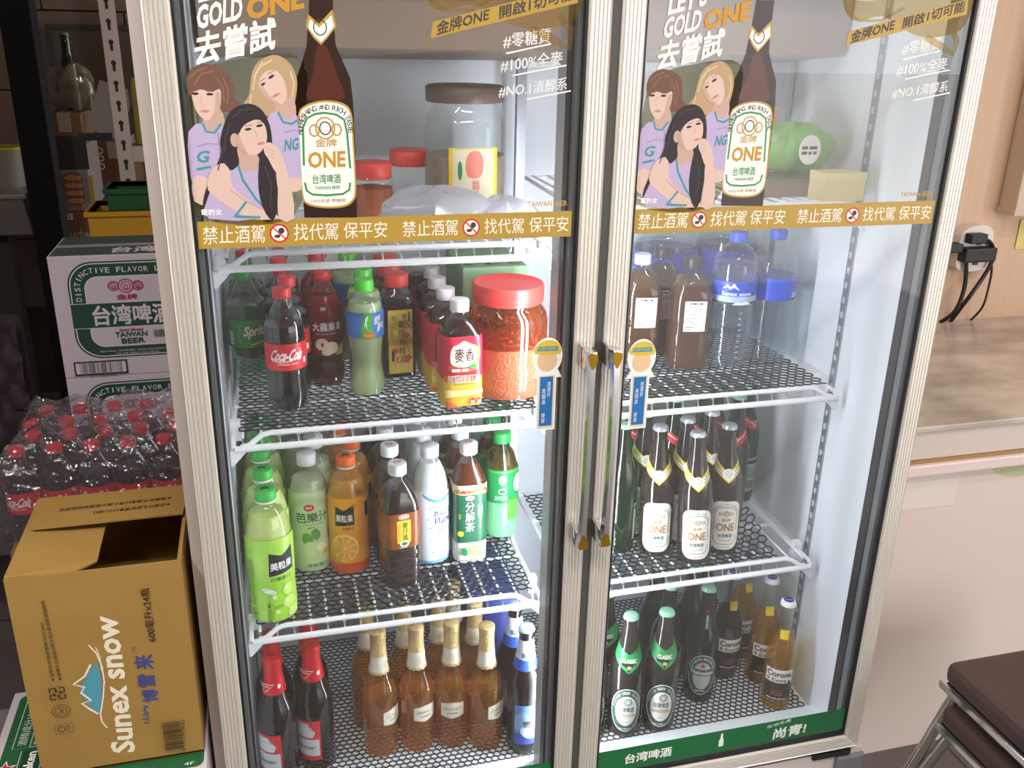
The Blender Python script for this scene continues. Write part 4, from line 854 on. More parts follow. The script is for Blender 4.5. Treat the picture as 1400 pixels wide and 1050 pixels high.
# ---- guava juice
H = 0.2407; pr2 = [(0.028, 0.0), (0.0350, 0.004), (0.0370, 0.014), (0.0370, 0.150), (0.0355, 0.168), (0.0300, 0.190), (0.0210, 0.206), (0.0160, 0.214), (0.0150, 0.218), (0.0150, 0.239)]
root, pf, lb = juice('guava_juice_bottle', pr2, H, M('guava_juice', '#cdd6b0', 0.35), whitecap, 0.006, 0.172, M('guava_sleeve', '#c3d8a4', 0.35, noise=(8, 0.6, '#e2ecca', (1, 1, 2))), 0.19, whitecap)
P = Print(); P.ell(-0.006, 0.143, 0.010, 0.007, red_ink); P.tbox('味丹', white, -0.006, 0.143, 0.012, 0.006, 0.02); P.tbox('芭樂汁', M('guava_letters', '#2f6b45', 0.5), 0.000, 0.122, 0.064, 0.021, 0.02); P.tbox('GUAVA JUICE DRINK', M('guava_letters', '#2f6b45', 0.5), 0.002, 0.107, 0.040, 0.0036, 0.01)
P.stroke([(-0.012, 0.100), (0.002, 0.102), (0.012, 0.082)], 0.0016, M('stem_brown', '#6a4a2a', 0.5)); P.ell(0.004, 0.086, 0.009, 0.012, M('guava_green', '#5fa13a', 0.4), 16, 0.2); P.ell(-0.012, 0.076, 0.010, 0.015, M('guava_green', '#5fa13a', 0.4), 16, 0.3); P.ell(-0.008, 0.056, 0.013, 0.016, M('guava_half', '#d6e2a8', 0.4)); P.ell(0.014, 0.058, 0.016, 0.014, M('guava_half', '#d6e2a8', 0.4)); P.ell(0.014, 0.058, 0.010, 0.008, M('guava_flesh', '#eef0cf', 0.4))
P.rect(0.016, 0.040, 0.029, 0.052, yellow_ink); P.lines(0.018, 0.028, 0.042, 0.050, 2, red_ink, 12); P.tbox('含有果汁', M('guava_letters', '#2f6b45', 0.5), 0.006, 0.020, 0.044, 0.008, 0.01); P.lines(0.030, 0.042, 0.070, 0.096, 8, icon_dark, 13)
P.build('label_print', wrap(pf, 0.0010), lb, 0.005)
place(root, [(0.170, 0.346, 0.1), (0.188, 0.421, 0.0), (0.163, 0.430 + 0.070, 0.2)], row(3, 'pale guava juice bottle with white cap, front one', 'pale guava juice bottle, %s behind the front guava juice'), 'bottle', 'guava juice bottles', Z3)
# ---- orange juice
H = 0.2367; pr3 = [(p[0] * 0.94, p[1] * 0.956) for p in pr]
root, pf, lb = juice('orange_juice_bottle', pr3, H, M('orange_juice', '#d98e1c', 0.3), orangecap, 0.0045, 0.164, M('orange_sleeve', '#ef8a14', 0.3, noise=(9, 0.75, '#f4c21e', (1, 1, 2))), 0.196)
P = Print(); flag(P, '美粒果', -0.030, 0.008, 0.106, 0.152, None); P.tbox('柳橙汁', M('orange_letters', '#8a3a10', 0.5), -0.004, 0.1015, 0.022, 0.006, 0.01); P.rect(0.032, 0.118, 0.044, 0.150, black)
oc = (-0.012, 0.060); P.ell(oc[0], oc[1], 0.029, 0.032, M('orange_rind', '#f0a82a', 0.3), 28); P.ell(oc[0], oc[1], 0.0262, 0.029, M('orange_pith', '#fbe3a0', 0.3), 28)
for k in range(9):
    a = k * 2 * PI / 9; P.l = 20; P.poly([(oc[0] + 0.002 * math.cos(a), oc[1] + 0.002 * math.sin(a)), (oc[0] + 0.0235 * math.cos(a - 0.28), oc[1] + 0.026 * math.sin(a - 0.28)), (oc[0] + 0.0245 * math.cos(a), oc[1] + 0.027 * math.sin(a)), (oc[0] + 0.0235 * math.cos(a + 0.28), oc[1] + 0.026 * math.sin(a + 0.28))], M('orange_flesh', '#f2a31e', 0.3))
P.poly([(-0.05, 0.005), (0.05, 0.005), (0.05, 0.030), (0.02, 0.016), (-0.02, 0.018), (-0.05, 0.026)], M('orange_foot', '#e2551a', 0.3), 0)
for k in range(14): P.l = 30; P.ell(-0.01 + 0.05 * random.random(), 0.10 + 0.06 * random.random(), 0.0022, 0.0011, M('orange_drop', '#e2661a', 0.3), 8, 0.6)
P.build('label_print', wrap(pf, 0.0010), lb, 0.005)
P = Print(); P.poly([(-0.008, -0.006), (0.002, -0.002), (0.008, -0.007), (0.006, 0.004), (0.0, 0.007), (-0.007, 0.003)], capmark); P.build('cap_print', flat_z(H), root)
place(root, [(0.241, 0.326, 0.0), (0.258, 0.402, 0.0), (0.240, 0.480, 0.1)], row(3, 'orange juice bottle with orange cap, front one', 'orange juice bottle, %s behind the front orange juice'), 'bottle', 'orange juice bottles', Z3)
# ---- barley tea (square)
H = 0.2477; pr4 = [(0.029, 0.0, 4), (0.0333, 0.004, 5), (0.0339, 0.012, 5)]
for k in range(4): z = 0.020 + k * 0.018; pr4 += [(0.0339, z, 5), (0.0325, z + 0.004, 5), (0.0339, z + 0.008, 5)]
pr4 += [(0.0339, 0.165, 5), (0.0328, 0.178, 4), (0.0240, 0.203, 2.6), (0.0140, 0.216, 2), (0.0130, 0.222, 2), (0.0130, 0.246, 2)]
root, pf = make_bottle('barley_tea_bottle', pr4, pet, M('barley_tea', '#23120b', 0.2), 0.205, ('screw', 0.0165, H - 0.021, H, whitecap, whitecap), n=40)
lb = label_part(pf, 0.088, 0.160, M('barley_sleeve', '#4a1c0c', 0.35, noise=(12, 0.9, '#a85a1a', (0.5, 0.5, 2.4))), root, n=40)
P = Print(); P.ell(0.0, 0.153, 0.010, 0.0055, white); P.ring(0.0, 0.153, 0.0075, 0.0038, 0.0018, red_ink); P.rect(-0.0135, 0.100, 0.0125, 0.146, yellow_ink); P.vtext('麥仔茶', dgreen, 0.002, 0.142, 0.011, 0.0125, 0.06, 0.02); P.lines(-0.012, -0.006, 0.104, 0.140, 10, M('tea_brush', '#4a2018', 0.6), 14); P.ell(0.0, 0.098, 0.009, 0.006, white); P.ell(0.0, 0.098, 0.006, 0.004, green_ink); P.lines(-0.010, 0.010, 0.089, 0.092, 1, white, 15)
P.build('label_print', wrap(pf, 0.0008), lb, 0.006)
P = Print(); P.ring(0, 0, 0.006, 0.004, 0.002, red_ink); P.build('cap_print', flat_z(H), root)
place(root, [(0.327, 0.252, 0.16), (0.324, 0.334, 0.12), (0.326, 0.416, 0.1), (0.318, 0.498, 0.1)], row(4, 'square dark barley tea bottle with yellow label and white cap, foremost', 'square dark barley tea bottle, %s in its row'), 'bottle', 'barley tea bottles', Z3)
# ---- milky yoghurt drink
H = 0.2450; pr5 = [(0.029, 0.0), (0.0355, 0.005), (0.0372, 0.016), (0.0372, 0.150), (0.0355, 0.166), (0.0295, 0.190), (0.0200, 0.212), (0.0140, 0.222), (0.0140, 0.243)]
root, pf, lb = juice('milky_drink_bottle', pr5, H, M('milky_drink', '#e4ebea', 0.35), M('milky_cap', '#eef2f8', 0.35), 0.006, 0.158, M('milky_sleeve', '#e9eff7', 0.3), 0.212, whitecap)
cb = M('calp_blue', '#3b3f9e', 0.5); sky = M('dot_blue', '#5f9fd8', 0.4)
P = Print(); P.poly([(-0.034, 0.158), (-0.010, 0.146), (0.030, 0.152), (0.034, 0.150), (0.0, 0.138), (-0.030, 0.148)], sky, 3); P.poly([(-0.053, 0.006), (0.053, 0.006), (0.053, 0.022), (0.02, 0.016), (-0.02, 0.012), (-0.053, 0.014)], M('dot_blue_soft', '#86bde6', 0.4))
P.tbox('カルピス', cb, 0.008, 0.116, 0.042, 0.012, 0.04); P.tbox('Water', cb, 0.008, 0.100, 0.042, 0.015, 0.01, 0.006)
for a, b in ((-0.022, 0.128), (-0.026, 0.104), (-0.020, 0.086), (-0.018, 0.060), (0.004, 0.048), (-0.016, 0.032), (0.022, 0.056), (0.026, 0.076), (-0.004, 0.072)): P.l = 12; P.ell(a, b, 0.0018, 0.0018, sky, 10)
for k in range(18): P.l = 13; P.ell(-0.004 + 0.016 * random.random(), 0.074 + 0.012 * random.random(), 0.0012, 0.0012, random.choice([red_ink, cb, sky]), 6)
P.build('label_print', wrap(pf, 0.0010), lb, 0.005)
place(root, [(0.399, 0.322, 0.35), (0.399, 0.400, 0.3), (0.402, 0.478, 0.3)], row(3, 'white milky drink bottle with blue dotted sleeve, front one', 'white milky drink bottle, %s behind the front dotted one'), 'bottle', 'milky drink bottles', Z3)
# ---- green-label tea
H = 0.2468; pr6 = [(0.026, 0.0, 3.4), (0.0315, 0.004, 4), (0.0325, 0.012, 4), (0.0325, 0.165, 4), (0.0305, 0.178, 3.4), (0.0220, 0.203, 2.4), (0.0145, 0.216, 2), (0.0135, 0.222, 2), (0.0135, 0.245, 2)]
root, pf = make_bottle('green_label_tea_bottle', pr6, pet, M('oolong_tea', '#57280f', 0.2), 0.208, ('screw', 0.0170, H - 0.021, H, whitecap, whitecap), n=40)
lb = label_part(pf, 0.046, 0.160, M('tea_sleeve_green', '#15603f', 0.35), root, n=40); label_part(pf, 0.004, 0.0465, M('tea_sleeve_foot', '#dfe9dc', 0.35), root, n=40); label_part(pf, 0.1505, 0.170, M('floral_band', '#e8d9bd', 0.4), root, n=40, off=0.0009)
P = Print(); P.l = 6
for k in range(16): P.l = 7; P.ell(-0.030 + k * 0.004, 0.156 + 0.005 * random.random(), 0.0034, 0.0034, random.choice([M('flower_red', '#a8322c', 0.5), M('flower_orange', '#d08030', 0.5), M('flower_plum', '#7a2a40', 0.5)]), 8)
P.ell(-0.004, 0.144, 0.009, 0.005, white); P.ring(-0.004, 0.144, 0.006, 0.0032, 0.0018, red_ink); P.vtext('分解茶', white, -0.004, 0.136, 0.018, 0.0205, 0.08, 0.01)
P.ring(0.0165, 0.116, 0.0042, 0.016, 0.0010, white); P.lines(0.0145, 0.0185, 0.106, 0.126, 8, white, 20); P.lines(0.0155, 0.0178, 0.078, 0.098, 8, yellow_ink, 21); P.vtext('綠茶', yellow_ink, -0.024, 0.112, 0.005, 0.006); P.ell(-0.022, 0.068, 0.006, 0.006, yellow_ink, 14)
P.ell(0.007, 0.028, 0.012, 0.012, M('lemon_slice', '#c3d95a', 0.4)); P.ell(0.007, 0.028, 0.008, 0.008, M('lemon_core', '#dfeb96', 0.4)); P.ell(-0.014, 0.028, 0.0055, 0.010, green_ink, 14, 0.2); P.lines(-0.024, 0.024, 0.006, 0.011, 1, green_ink, 22); P.vtext('元氣', icon_dark, -0.024, 0.036, 0.006, 0.007)
P.build('label_print', wrap(pf, 0.0010), lb, 0.006)
P = Print(); P.ring(0, 0, 0.006, 0.004, 0.002, red_ink); P.build('cap_print', flat_z(H), root)
place(root, [(0.473, 0.313, 0.0), (0.472, 0.386, 0.0), (0.474, 0.459, 0.0)], row(3, 'tea bottle with dark green label and white cap, front one', 'tea bottle with dark green label, %s behind the front one'), 'bottle', 'green-labelled tea bottles', Z3)
# ---- green tea, light green sleeve
H = 0.2304; pr7 = [(0.026, 0.0), (0.0335, 0.005), (0.0345, 0.016), (0.0345, 0.034), (0.0335, 0.040), (0.0345, 0.046), (0.0345, 0.148), (0.0325, 0.162), (0.0250, 0.188), (0.0150, 0.202), (0.0140, 0.208), (0.0140, 0.229)]
root, pf = make_bottle('green_tea_bottle', pr7, petgreen, M('green_tea', '#5a3d1c', 0.2), 0.190, ('screw', 0.0175, H - 0.022, H, M('mid_green_cap', '#2fa04c', 0.4)))
lb = label_part(pf, 0.084, 0.158, M('green_tea_sleeve', '#1f8a4d', 0.35), root); label_part(pf, 0.006, 0.0845, M('green_tea_foot', '#79c48e', 0.35), root)
P = Print(); P.l = 3; P.ell(-0.006, 0.137, 0.008, 0.010, white); P.vtext('茶', icon_dark, -0.006, 0.143, 0.007, 0.008); P.ell(-0.006, 0.112, 0.009, 0.0065, white); P.ell(-0.006, 0.112, 0.0065, 0.0045, green_ink); P.lines(-0.022, 0.012, 0.092, 0.102, 3, white, 24); P.ell(0.030, 0.126, 0.011, 0.020, white); P.vtext('綠茶', icon_dark, 0.031, 0.142, 0.012, 0.014); P.rect(0.006, 0.046, 0.030, 0.092, M('tea_leaf_panel', '#56a03c', 0.4)); P.barcode(-0.004, 0.046, 0.003, 0.070, white, 18, 8, True)
for k in range(12): P.l = 14; P.ell(-0.034 + k * 0.0065, 0.1545, 0.0022, 0.0008, yellow_ink, 8)
P.build('label_print', wrap(pf, 0.0010), lb, 0.005)
place(root, [(0.558, 0.386, 0.0), (0.556, 0.462, 0.1), (0.596, 0.318 + 0.212, 0.2)], ['light green tea bottle with green cap on the right of the third shelf', 'light green tea bottle behind the one on the right of the third shelf', 'light green tea bottle in the back corner near the mullion'], 'bottle', 'light green tea bottles', Z3)

# ================================================================ beer bottles
def beer_prof(h, r, neck=0.0135, sh0=0.58, sh1=0.78):
    return [(r * 0.82, 0.0), (r * 0.96, 0.003), (r, 0.012), (r, h * sh0 - 0.012), (r * 0.975, h * sh0), (r * 0.86, h * (sh0 + 0.05)), (r * 0.66, h * (sh0 + 0.11)), (r * 0.52, h * sh1), (neck * 1.10, h * 0.88), (neck, h - 0.026), (neck, h - 0.016), (neck * 1.12, h - 0.0145), (neck * 1.12, h - 0.009), (neck * 0.95, h - 0.008), (neck * 0.95, h - 0.003)]
brownglass = CL('brown_beer_glass', '#9c846e', 1.3, 0.02, 0.26, '#64564a'); greenglass = CL('green_beer_glass', '#7da674', 1.3, 0.02, 0.16, '#335c2e')
paleglass = CL('clear_beer_glass', '#f4f6f2', 1.3, 0.02); silvercap = M('silver_crown', '#c9cdd2', 0.3, 0.6); mintcap = M('mint_crown', '#8fc7a8', 0.4, 0.2)
# ---- white-label beer
H = 0.2750; root, pf = make_bottle('white_label_beer_bottle', beer_prof(H, 0.0345), brownglass, None, 0, ('crown', 0.0142, H - 0.008, H, silvercap))
def rounded_label(pf, root, w, v0, v1, mats, name='label'):
    P = Print(); P.rrect(-w / 2 - 0.001, v0 - 0.001, w / 2 + 0.001, v1 + 0.001, w * 0.34, mats[0], 7); P.rrect(-w / 2, v0, w / 2, v1, w * 0.33, mats[1], 7); return P.build(name, wrap(pf, 0.0004), root, 0.004)
lb = rounded_label(pf, root, 0.060, 0.014, 0.122, (gold_ink, white))
P = Print(); P.l = 3; P.stroke([(-0.0235, 0.056), (-0.0235, 0.092), (-0.018, 0.105), (-0.008, 0.109), (0.008, 0.109), (0.018, 0.105), (0.0235, 0.092), (0.0235, 0.056)], 0.0013, green_ink); P.stroke([(-0.0235, 0.046), (-0.0235, 0.034), (-0.016, 0.026), (0.016, 0.026), (0.0235, 0.034), (0.0235, 0.046)], 0.0013, green_ink)
P.arctext('REFRESHING AND RICH TASTE', icon_dark, 0, 0.092, 0.0265, 0.0235, PI * 0.98, PI * 0.02, 0.0028, 0.0034); P.ring(0, 0.095, 0.0058, 0.0058, 0.0014, gold_ink); P.ring(0, 0.095, 0.003, 0.003, 0.001, icon_dark); P.ring(-0.012, 0.0945, 0.003, 0.003, 0.0014, gold_ink); P.ring(0.012, 0.0945, 0.003, 0.003, 0.0014, gold_ink)
P.tbox('金牌', gold_ink, 0, 0.0815, 0.017, 0.0068, 0.015); P.tbox('ONE', M('one_gold', '#b98224', 0.4, 0.3), 0, 0.065, 0.037, 0.0175, 0.012); P.tbox('台湾啤酒', M('deep_teal', '#33544a', 0.5), 0, 0.046, 0.028, 0.0085, 0.015); P.tbox('TAIWAN BEER', M('deep_teal', '#33544a', 0.5), 0, 0.0355, 0.026, 0.003); P.lines(-0.014, 0.016, 0.018, 0.0225, 1, M('pale_grey_ink', '#8a8a8a', 0.6), 30)
P.build('label_print', wrap(pf, 0.0004), lb, 0.004)
P = Print(); zc = 0.185
P.poly([(-0.040, zc + 0.030), (0.0, zc - 0.004), (0.040, zc + 0.030), (0.040, zc + 0.006), (0.012, zc - 0.014), (0.0, zc - 0.024), (-0.012, zc - 0.014), (-0.040, zc + 0.006)], yellow_ink)
P.poly([(-0.040, zc + 0.026), (0.0, zc - 0.008), (0.040, zc + 0.026), (0.040, zc + 0.010), (0.011, zc - 0.012), (0.0, zc - 0.020), (-0.011, zc - 0.012), (-0.040, zc + 0.010)], white)
for d in (0.013, 0.019): P.stroke([(-0.040, zc + d), (-0.012, zc + d - 0.022)], 0.0018, green_ink); P.stroke([(0.040, zc + d), (0.012, zc + d - 0.022)], 0.0018, green_ink)
P.ell(0, zc - 0.006, 0.0095, 0.010, white); P.ring(0, zc - 0.006, 0.0065, 0.0065, 0.0009, icon_dark); P.ring(0, zc - 0.006, 0.003, 0.003, 0.0010, icon_dark)
P.build('neck_label', wrap(pf, 0.0004), root, 0.004)
ONE = root
place(root, [(0.914, 0.204, -0.32, -0.055), (0.848, 0.248, -0.35, -0.03), (0.984, 0.226, -0.30, -0.03), (0.910, 0.276, -0.1), (0.974, 0.299, 0.1), (0.840, 0.322, -0.1)],
      ['white-labelled brown beer bottle standing furthest forward on the right shelf', 'white-labelled brown beer bottle at the left of the front three', 'white-labelled brown beer bottle at the right of the front three', 'white-labelled brown beer bottle in the second row, middle', 'white-labelled brown beer bottle in the second row, right', 'white-labelled brown beer bottle in the second row, left'], 'bottle', 'white-labelled beers', Z3)
# ---- green beer bottles behind (red neck label)
def green_beer(H, neckred):
    root, pf = make_bottle('green_beer_bottle', beer_prof(H, 0.0335), greenglass, None, 0, ('crown', 0.0142, H - 0.008, H, mintcap))
    P = Print(); P.rect(-0.020, 0.030, 0.020, 0.110, M('back_label_white', '#cfd3cc', 0.5)); lb = P.build('label', wrap(pf, 0.0004), root, 0.005)
    P = Print(); P.l = 2; P.rect(-0.019, 0.096, 0.019, 0.106, dgreen); P.lines(-0.016, 0.014, 0.062, 0.092, 6, icon_dark, 31); P.barcode(-0.014, 0.036, 0.008, 0.056, icon_dark, 20, 9); P.build('label_print', wrap(pf, 0.0004), lb, 0.005)
    if neckred:
        P = Print(); zc = 0.195; P.poly([(-0.045, zc + 0.03), (0.0, zc + 0.0), (0.045, zc + 0.03), (0.045, zc + 0.008), (0.0, zc - 0.022), (-0.045, zc + 0.008)], red_ink); P.stroke([(-0.045, zc + 0.022), (0, zc - 0.008), (0.045, zc + 0.022)], 0.002, white); P.ring(0, zc - 0.006, 0.006, 0.006, 0.0014, white); P.build('neck_label', wrap(pf, 0.0004), root, 0.004)
    return root
root = green_beer(0.285, True)
place(root, [(0.921, 0.362, 0.6), (0.990, 0.374, 0.7), (1.058, 0.345, -0.5), (1.048, 0.424, 0.6), (1.122, 0.420, 0.4), (0.850, 0.402, 0.5)], ['green beer bottle with red neck band behind the middle white-labelled beers', 'green beer bottle with red neck band behind the right white-labelled beers', 'green beer bottle with white back label beside the curled mat', 'green beer bottle with red neck band further back near the right wall', 'green beer bottle with red neck band in the back right corner', 'green beer bottle with red neck band behind the left white-labelled beers'], 'bottle', 'green beers with red neck bands', Z3)
root = green_beer(0.275, False); P = Print()
place(root, [(0.776, 0.275, 1.2), (0.775, 0.360, 1.2), (0.712, 0.330, 0.4)], ['green beer bottle by the door handle, left of the white-labelled beers', 'green beer bottle behind the one by the door handle', 'green beer bottle half hidden behind the middle door frame'], 'bottle', 'plain green beers', Z3)

# ---- fridge floor, right: classic beers, dark oval, corn beers
H = 0.2710; root, pf = make_bottle('classic_beer_bottle', beer_prof(H, 0.0345), CL('dark_beer_glass', '#93887a', 1.2, 0.02, 0.32, '#6a6056'), None, 0, ('crown', 0.0142, H - 0.008, H, mintcap))
P = Print(); P.ell(0, 0.066, 0.0325, 0.052, white, 36); P.ell(0, 0.066, 0.031, 0.050, M('classic_label_green', '#2f5244', 0.5), 36); P.ell(0, 0.064, 0.0225, 0.036, white, 30); lb = P.build('label', wrap(pf, 0.0004), root, 0.004)
P = Print(); P.l = 4; P.arctext('TAIWAN BEER CLASSIC', white, 0, 0.066, 0.0268, 0.043, PI * 0.95, PI * 0.05, 0.0036, 0.006, 0.02); P.ring(0.003, 0.086, 0.0075, 0.0080, 0.0018, M('deep_teal', '#33544a', 0.5)); P.ring(0.003, 0.086, 0.004, 0.0045, 0.0012, M('deep_teal', '#33544a', 0.5)); P.tbox('台湾啤酒', M('deep_teal', '#33544a', 0.5), 0, 0.068, 0.032, 0.0125, 0.015); P.rect(-0.019, 0.050, 0.019, 0.0565, M('classic_gold', '#c8a468', 0.5)); P.tbox('CLASSIC', white, 0, 0.0532, 0.028, 0.0045, 0.02); P.ell(-0.003, 0.038, 0.0012, 0.0012, icon_dark, 8); P.ell(0.003, 0.038, 0.0012, 0.0012, icon_dark, 8); P.lines(-0.014, 0.014, 0.019, 0.025, 1, white, 33)
P.build('label_print', wrap(pf, 0.0004), lb, 0.004)
P = Print(); zc = 0.178; P.poly([(-0.040, zc + 0.036), (0.0, zc + 0.012), (0.040, zc + 0.036), (0.040, zc + 0.004), (0.0, zc - 0.024), (-0.040, zc + 0.004)], M('classic_neck_green', '#2a8a4c', 0.4)); P.tbox('CLASSIC', white, 0.0, zc + 0.0, 0.030, 0.0075, 0.03); P.ell(0, zc - 0.012, 0.004, 0.0035, M('classic_gold', '#c8a468', 0.5)); P.build('neck_label', wrap(pf, 0.0004), root, 0.004)
place(root, [(0.764, 0.150, -0.3), (0.838, 0.146, -0.3), (0.748, 0.236, -0.3), (0.690, 0.160, -0.2)], ['classic beer bottle with green chevron neck label, left of the front pair', 'classic beer bottle with green chevron neck label, right of the front pair', 'classic beer bottle behind the left one of the front pair', 'classic beer bottle mostly hidden by the middle door frame'], 'bottle', 'classic beers', ZF)
H = 0.2700; root, pf = make_bottle('star_beer_bottle', beer_prof(H, 0.0330), CL('grey_green_glass', '#83907a', 1.2, 0.02, 0.3, '#454c40'), None, 0, ('crown', 0.0142, H - 0.008, H, mintcap))
P = Print(); P.ell(0, 0.072, 0.0315, 0.050, M('star_rim', '#c9cfc8', 0.5), 36); P.ell(0, 0.072, 0.030, 0.048, M('star_label_dark', '#34483c', 0.5), 36); P.ell(0, 0.070, 0.020, 0.034, M('star_label_silver', '#b5bab5', 0.5), 30); P.rect(-0.033, 0.070, 0.033, 0.086, M('star_label_band', '#3a4a40', 0.5)); lb = P.build('label', wrap(pf, 0.0004), root, 0.004)
P = Print(); P.l = 6; P.tbox('Heineken', M('star_rim', '#c9cfc8', 0.5), 0, 0.078, 0.050, 0.011, 0.035); P.star(0, 0.0955, 0.0085, red_ink); P.arctext('HEINEKEN BREWERIES', white, 0, 0.072, 0.0255, 0.0415, PI * 0.9, PI * 0.1, 0.0032, 0.005, 0.01); P.lines(-0.012, 0.012, 0.030, 0.036, 1, white, 34); P.build('label_print', wrap(pf, 0.0004), lb, 0.004)
P = Print(); P.star(0.0, 0.218, 0.005, red_ink); P.tbox('Heineken', M('star_rim', '#c9cfc8', 0.5), 0.0, 0.196, 0.028, 0.006, 0.02, 0, PI / 2); P.build('neck_label', wrap(pf, 0.0004), root, 0.004)
place(root, [(0.958, 0.206, -0.35), (0.884, 0.232, 1.3), (0.890, 0.310, 1.4), (0.965, 0.290, 0.8)], ['green beer bottle with red star label in the middle of the right fridge floor', 'green beer bottle turned away, left of the red star one', 'green beer bottle turned away at the back, left of the red star one', 'green beer bottle right behind the red star one'], 'bottle', 'star-labelled beers', ZF)
H = 0.2557; cprof = [(0.0255, 0.0), (0.0300, 0.003), (0.0312, 0.012), (0.0312, 0.128), (0.0300, 0.140), (0.0235, 0.160), (0.0160, 0.185), (0.0135, 0.215), (0.0125, 0.238), (0.0140, 0.240), (0.0140, 0.246), (0.0125, 0.247), (0.0125, 0.252)]
def clear_lager(name, drink):
    root, pf = make_bottle(name, cprof, paleglass, drink, 0.168, ('crown', 0.0145, H - 0.010, H, whitecap))
    P = Print(); P.rect(-0.030, 0.062, 0.030, 0.104, white); P.poly([(-0.030, 0.058), (0.030, 0.058), (0.030, 0.072), (0.012, 0.063), (-0.012, 0.063), (-0.030, 0.072)], M('lager_label_black', '#26231f', 0.5)); P.rect(-0.030, 0.030, 0.030, 0.060, M('lager_label_black', '#26231f', 0.5)); lb = P.build('label', wrap(pf, 0.0004), root, 0.004)
    P = Print(); P.l = 5; P.tbox('Corona', icon_dark, 0, 0.0935, 0.054, 0.014, 0.03); P.tbox('Extra', icon_dark, 0.001, 0.079, 0.030, 0.0085, 0.015); P.ring(0, 0.0685, 0.008, 0.003, 0.001, icon_dark); P.ell(-0.023, 0.080, 0.0035, 0.005, gold_ink, 10); P.ell(0.023, 0.076, 0.0035, 0.004, icon_dark, 10); P.tbox('LA CERVEZA', M('lager_orange', '#b8643a', 0.5), 0, 0.054, 0.022, 0.004); P.lines(-0.014, 0.014, 0.040, 0.050, 2, M('lager_orange', '#b8643a', 0.5), 35); P.lines(-0.022, 0.022, 0.031, 0.036, 1, white, 36); P.build('label_print', wrap(pf, 0.0004), lb, 0.004)
    P = Print(); P.ell(0, 0, 0.0105, 0.0105, navy, 20); P.tbox('Corona', white, 0, 0.0, 0.015, 0.004, 0.01); P.build('cap_print', flat_z(H), root)
    P = Print(); P.rect(-0.009, 0.172, 0.009, 0.192, yellow_ink); P.build('neck_label', wrap(pf, 0.0004), root, 0.004)
    return root
root = clear_lager('clear_lager_bottle', CL('golden_beer', '#f8dc84', 0.4, 0.03, 0.26, '#f0b83a'))
place(root, [(1.106, 0.142, -0.5), (1.116, 0.226, -0.3), (1.110, 0.318, 0.1)], row(3, 'clear golden lager bottle with white label, foremost at the right wall', 'clear golden lager bottle, %s in the row along the right wall'), 'bottle', 'golden lagers', ZF)
root = clear_lager('clear_lager_bottle', CL('olive_beer', '#6b6020', 0.4, 0.03, 0.3, '#4d4416'))
place(root, [(1.046, 0.262, -0.1), (1.030, 0.350, 0.6), (1.060, 0.420, 0.4)], ['olive lager bottle left of the golden ones on the right fridge floor', 'olive lager bottle behind the front olive one', 'olive lager bottle deepest behind the golden ones'], 'bottle', 'olive lagers', ZF)
# ---- fridge floor, left: red foil beers, gold foil gold_beers, blue beers
H = 0.2690; root, pf = make_bottle('red_foil_beer_bottle', beer_prof(H, 0.0345), CL('black_beer_glass', '#5a514a', 1.3, 0.02, 0.4, '#2a2420'), None, 0, ('none', 0, 0, 0, None))
rf = M('red_foil', '#cf2026', 0.3, 0.25, bump=(150, 0.15))
MB().loft([(0.0215, 0.198), (0.0190, 0.215), (0.0168, 0.236), (0.0160, H - 0.016), (0.0168, H - 0.012), (0.0160, H - 0.003), (0.0120, H)], rf, 28).build('neck_foil', root)
P = Print(); P.poly([(-0.018, 0.224), (0.018, 0.224), (0.0, 0.204)], white); P.poly([(-0.016, 0.2228), (0.016, 0.2228), (0.0, 0.2058)], rf); P.tbox('Budweiser', white, 0, 0.219, 0.020, 0.004, 0.02); P.ell(0.026, 0.218, 0.003, 0.005, white, 12); P.build('neck_print', lambda u, v, l: Vector(((0.0222 + l * 0.0002) * math.sin(u / 0.0215), -(0.0222 + l * 0.0002) * math.cos(u / 0.0215), v)), root, 0.003)
P = Print(); P.rect(-0.033, 0.030, 0.033, 0.120, red_ink); lb = P.build('label', wrap(pf, 0.0004), root, 0.004)
P = Print(); P.l = 3; P.rect(-0.030, 0.040, 0.030, 0.078, M('bud_label_pale', '#cfd2d6', 0.5)); P.poly([(-0.030, 0.082), (0.018, 0.082), (0.024, 0.094), (0.010, 0.104), (0.010, 0.114), (-0.030, 0.114)], M('bud_label_pale', '#cfd2d6', 0.5)); P.tbox('Budweiser', icon_dark, 0, 0.060, 0.046, 0.010, 0.01, 0.004); P.rect(-0.033, 0.030, 0.033, 0.036, red_ink); P.build('label_print', wrap(pf, 0.0004), lb, 0.004)
place(root, [(0.152, 0.200, -0.75), (0.082, 0.178, -0.8), (0.150, 0.272, -0.7), (0.080, 0.254, -0.7)], ['dark beer bottle with red foil neck, right of the front pair', 'dark beer bottle with red foil neck against the left wall, in front', 'dark beer bottle with red foil neck behind the right one of the front pair', 'dark beer bottle with red foil neck behind the one at the left wall'], 'bottle', 'red-foiled beers', ZF)
H = 0.2742; gp = beer_prof(H, 0.0335, 0.0125, 0.52, 0.72)
root, pf = make_bottle('gold_foil_beer_bottle', gp, paleglass, CL('amber_beer', '#f6c85a', 0.4, 0.03, 0.26, '#f0a81e'), 0.158, ('none', 0, 0, 0, None))
gf = M('gold_foil', '#dcbf84', 0.3, 0.35, bump=(160, 0.3)); wf = M('white_foil_print', '#e5e0d2', 0.4, 0.1)
MB().loft([(0.0195, 0.186), (0.0172, 0.200), (0.0158, 0.222)], wf, 28, cap0=False, cap1=False).build('neck_label', root)
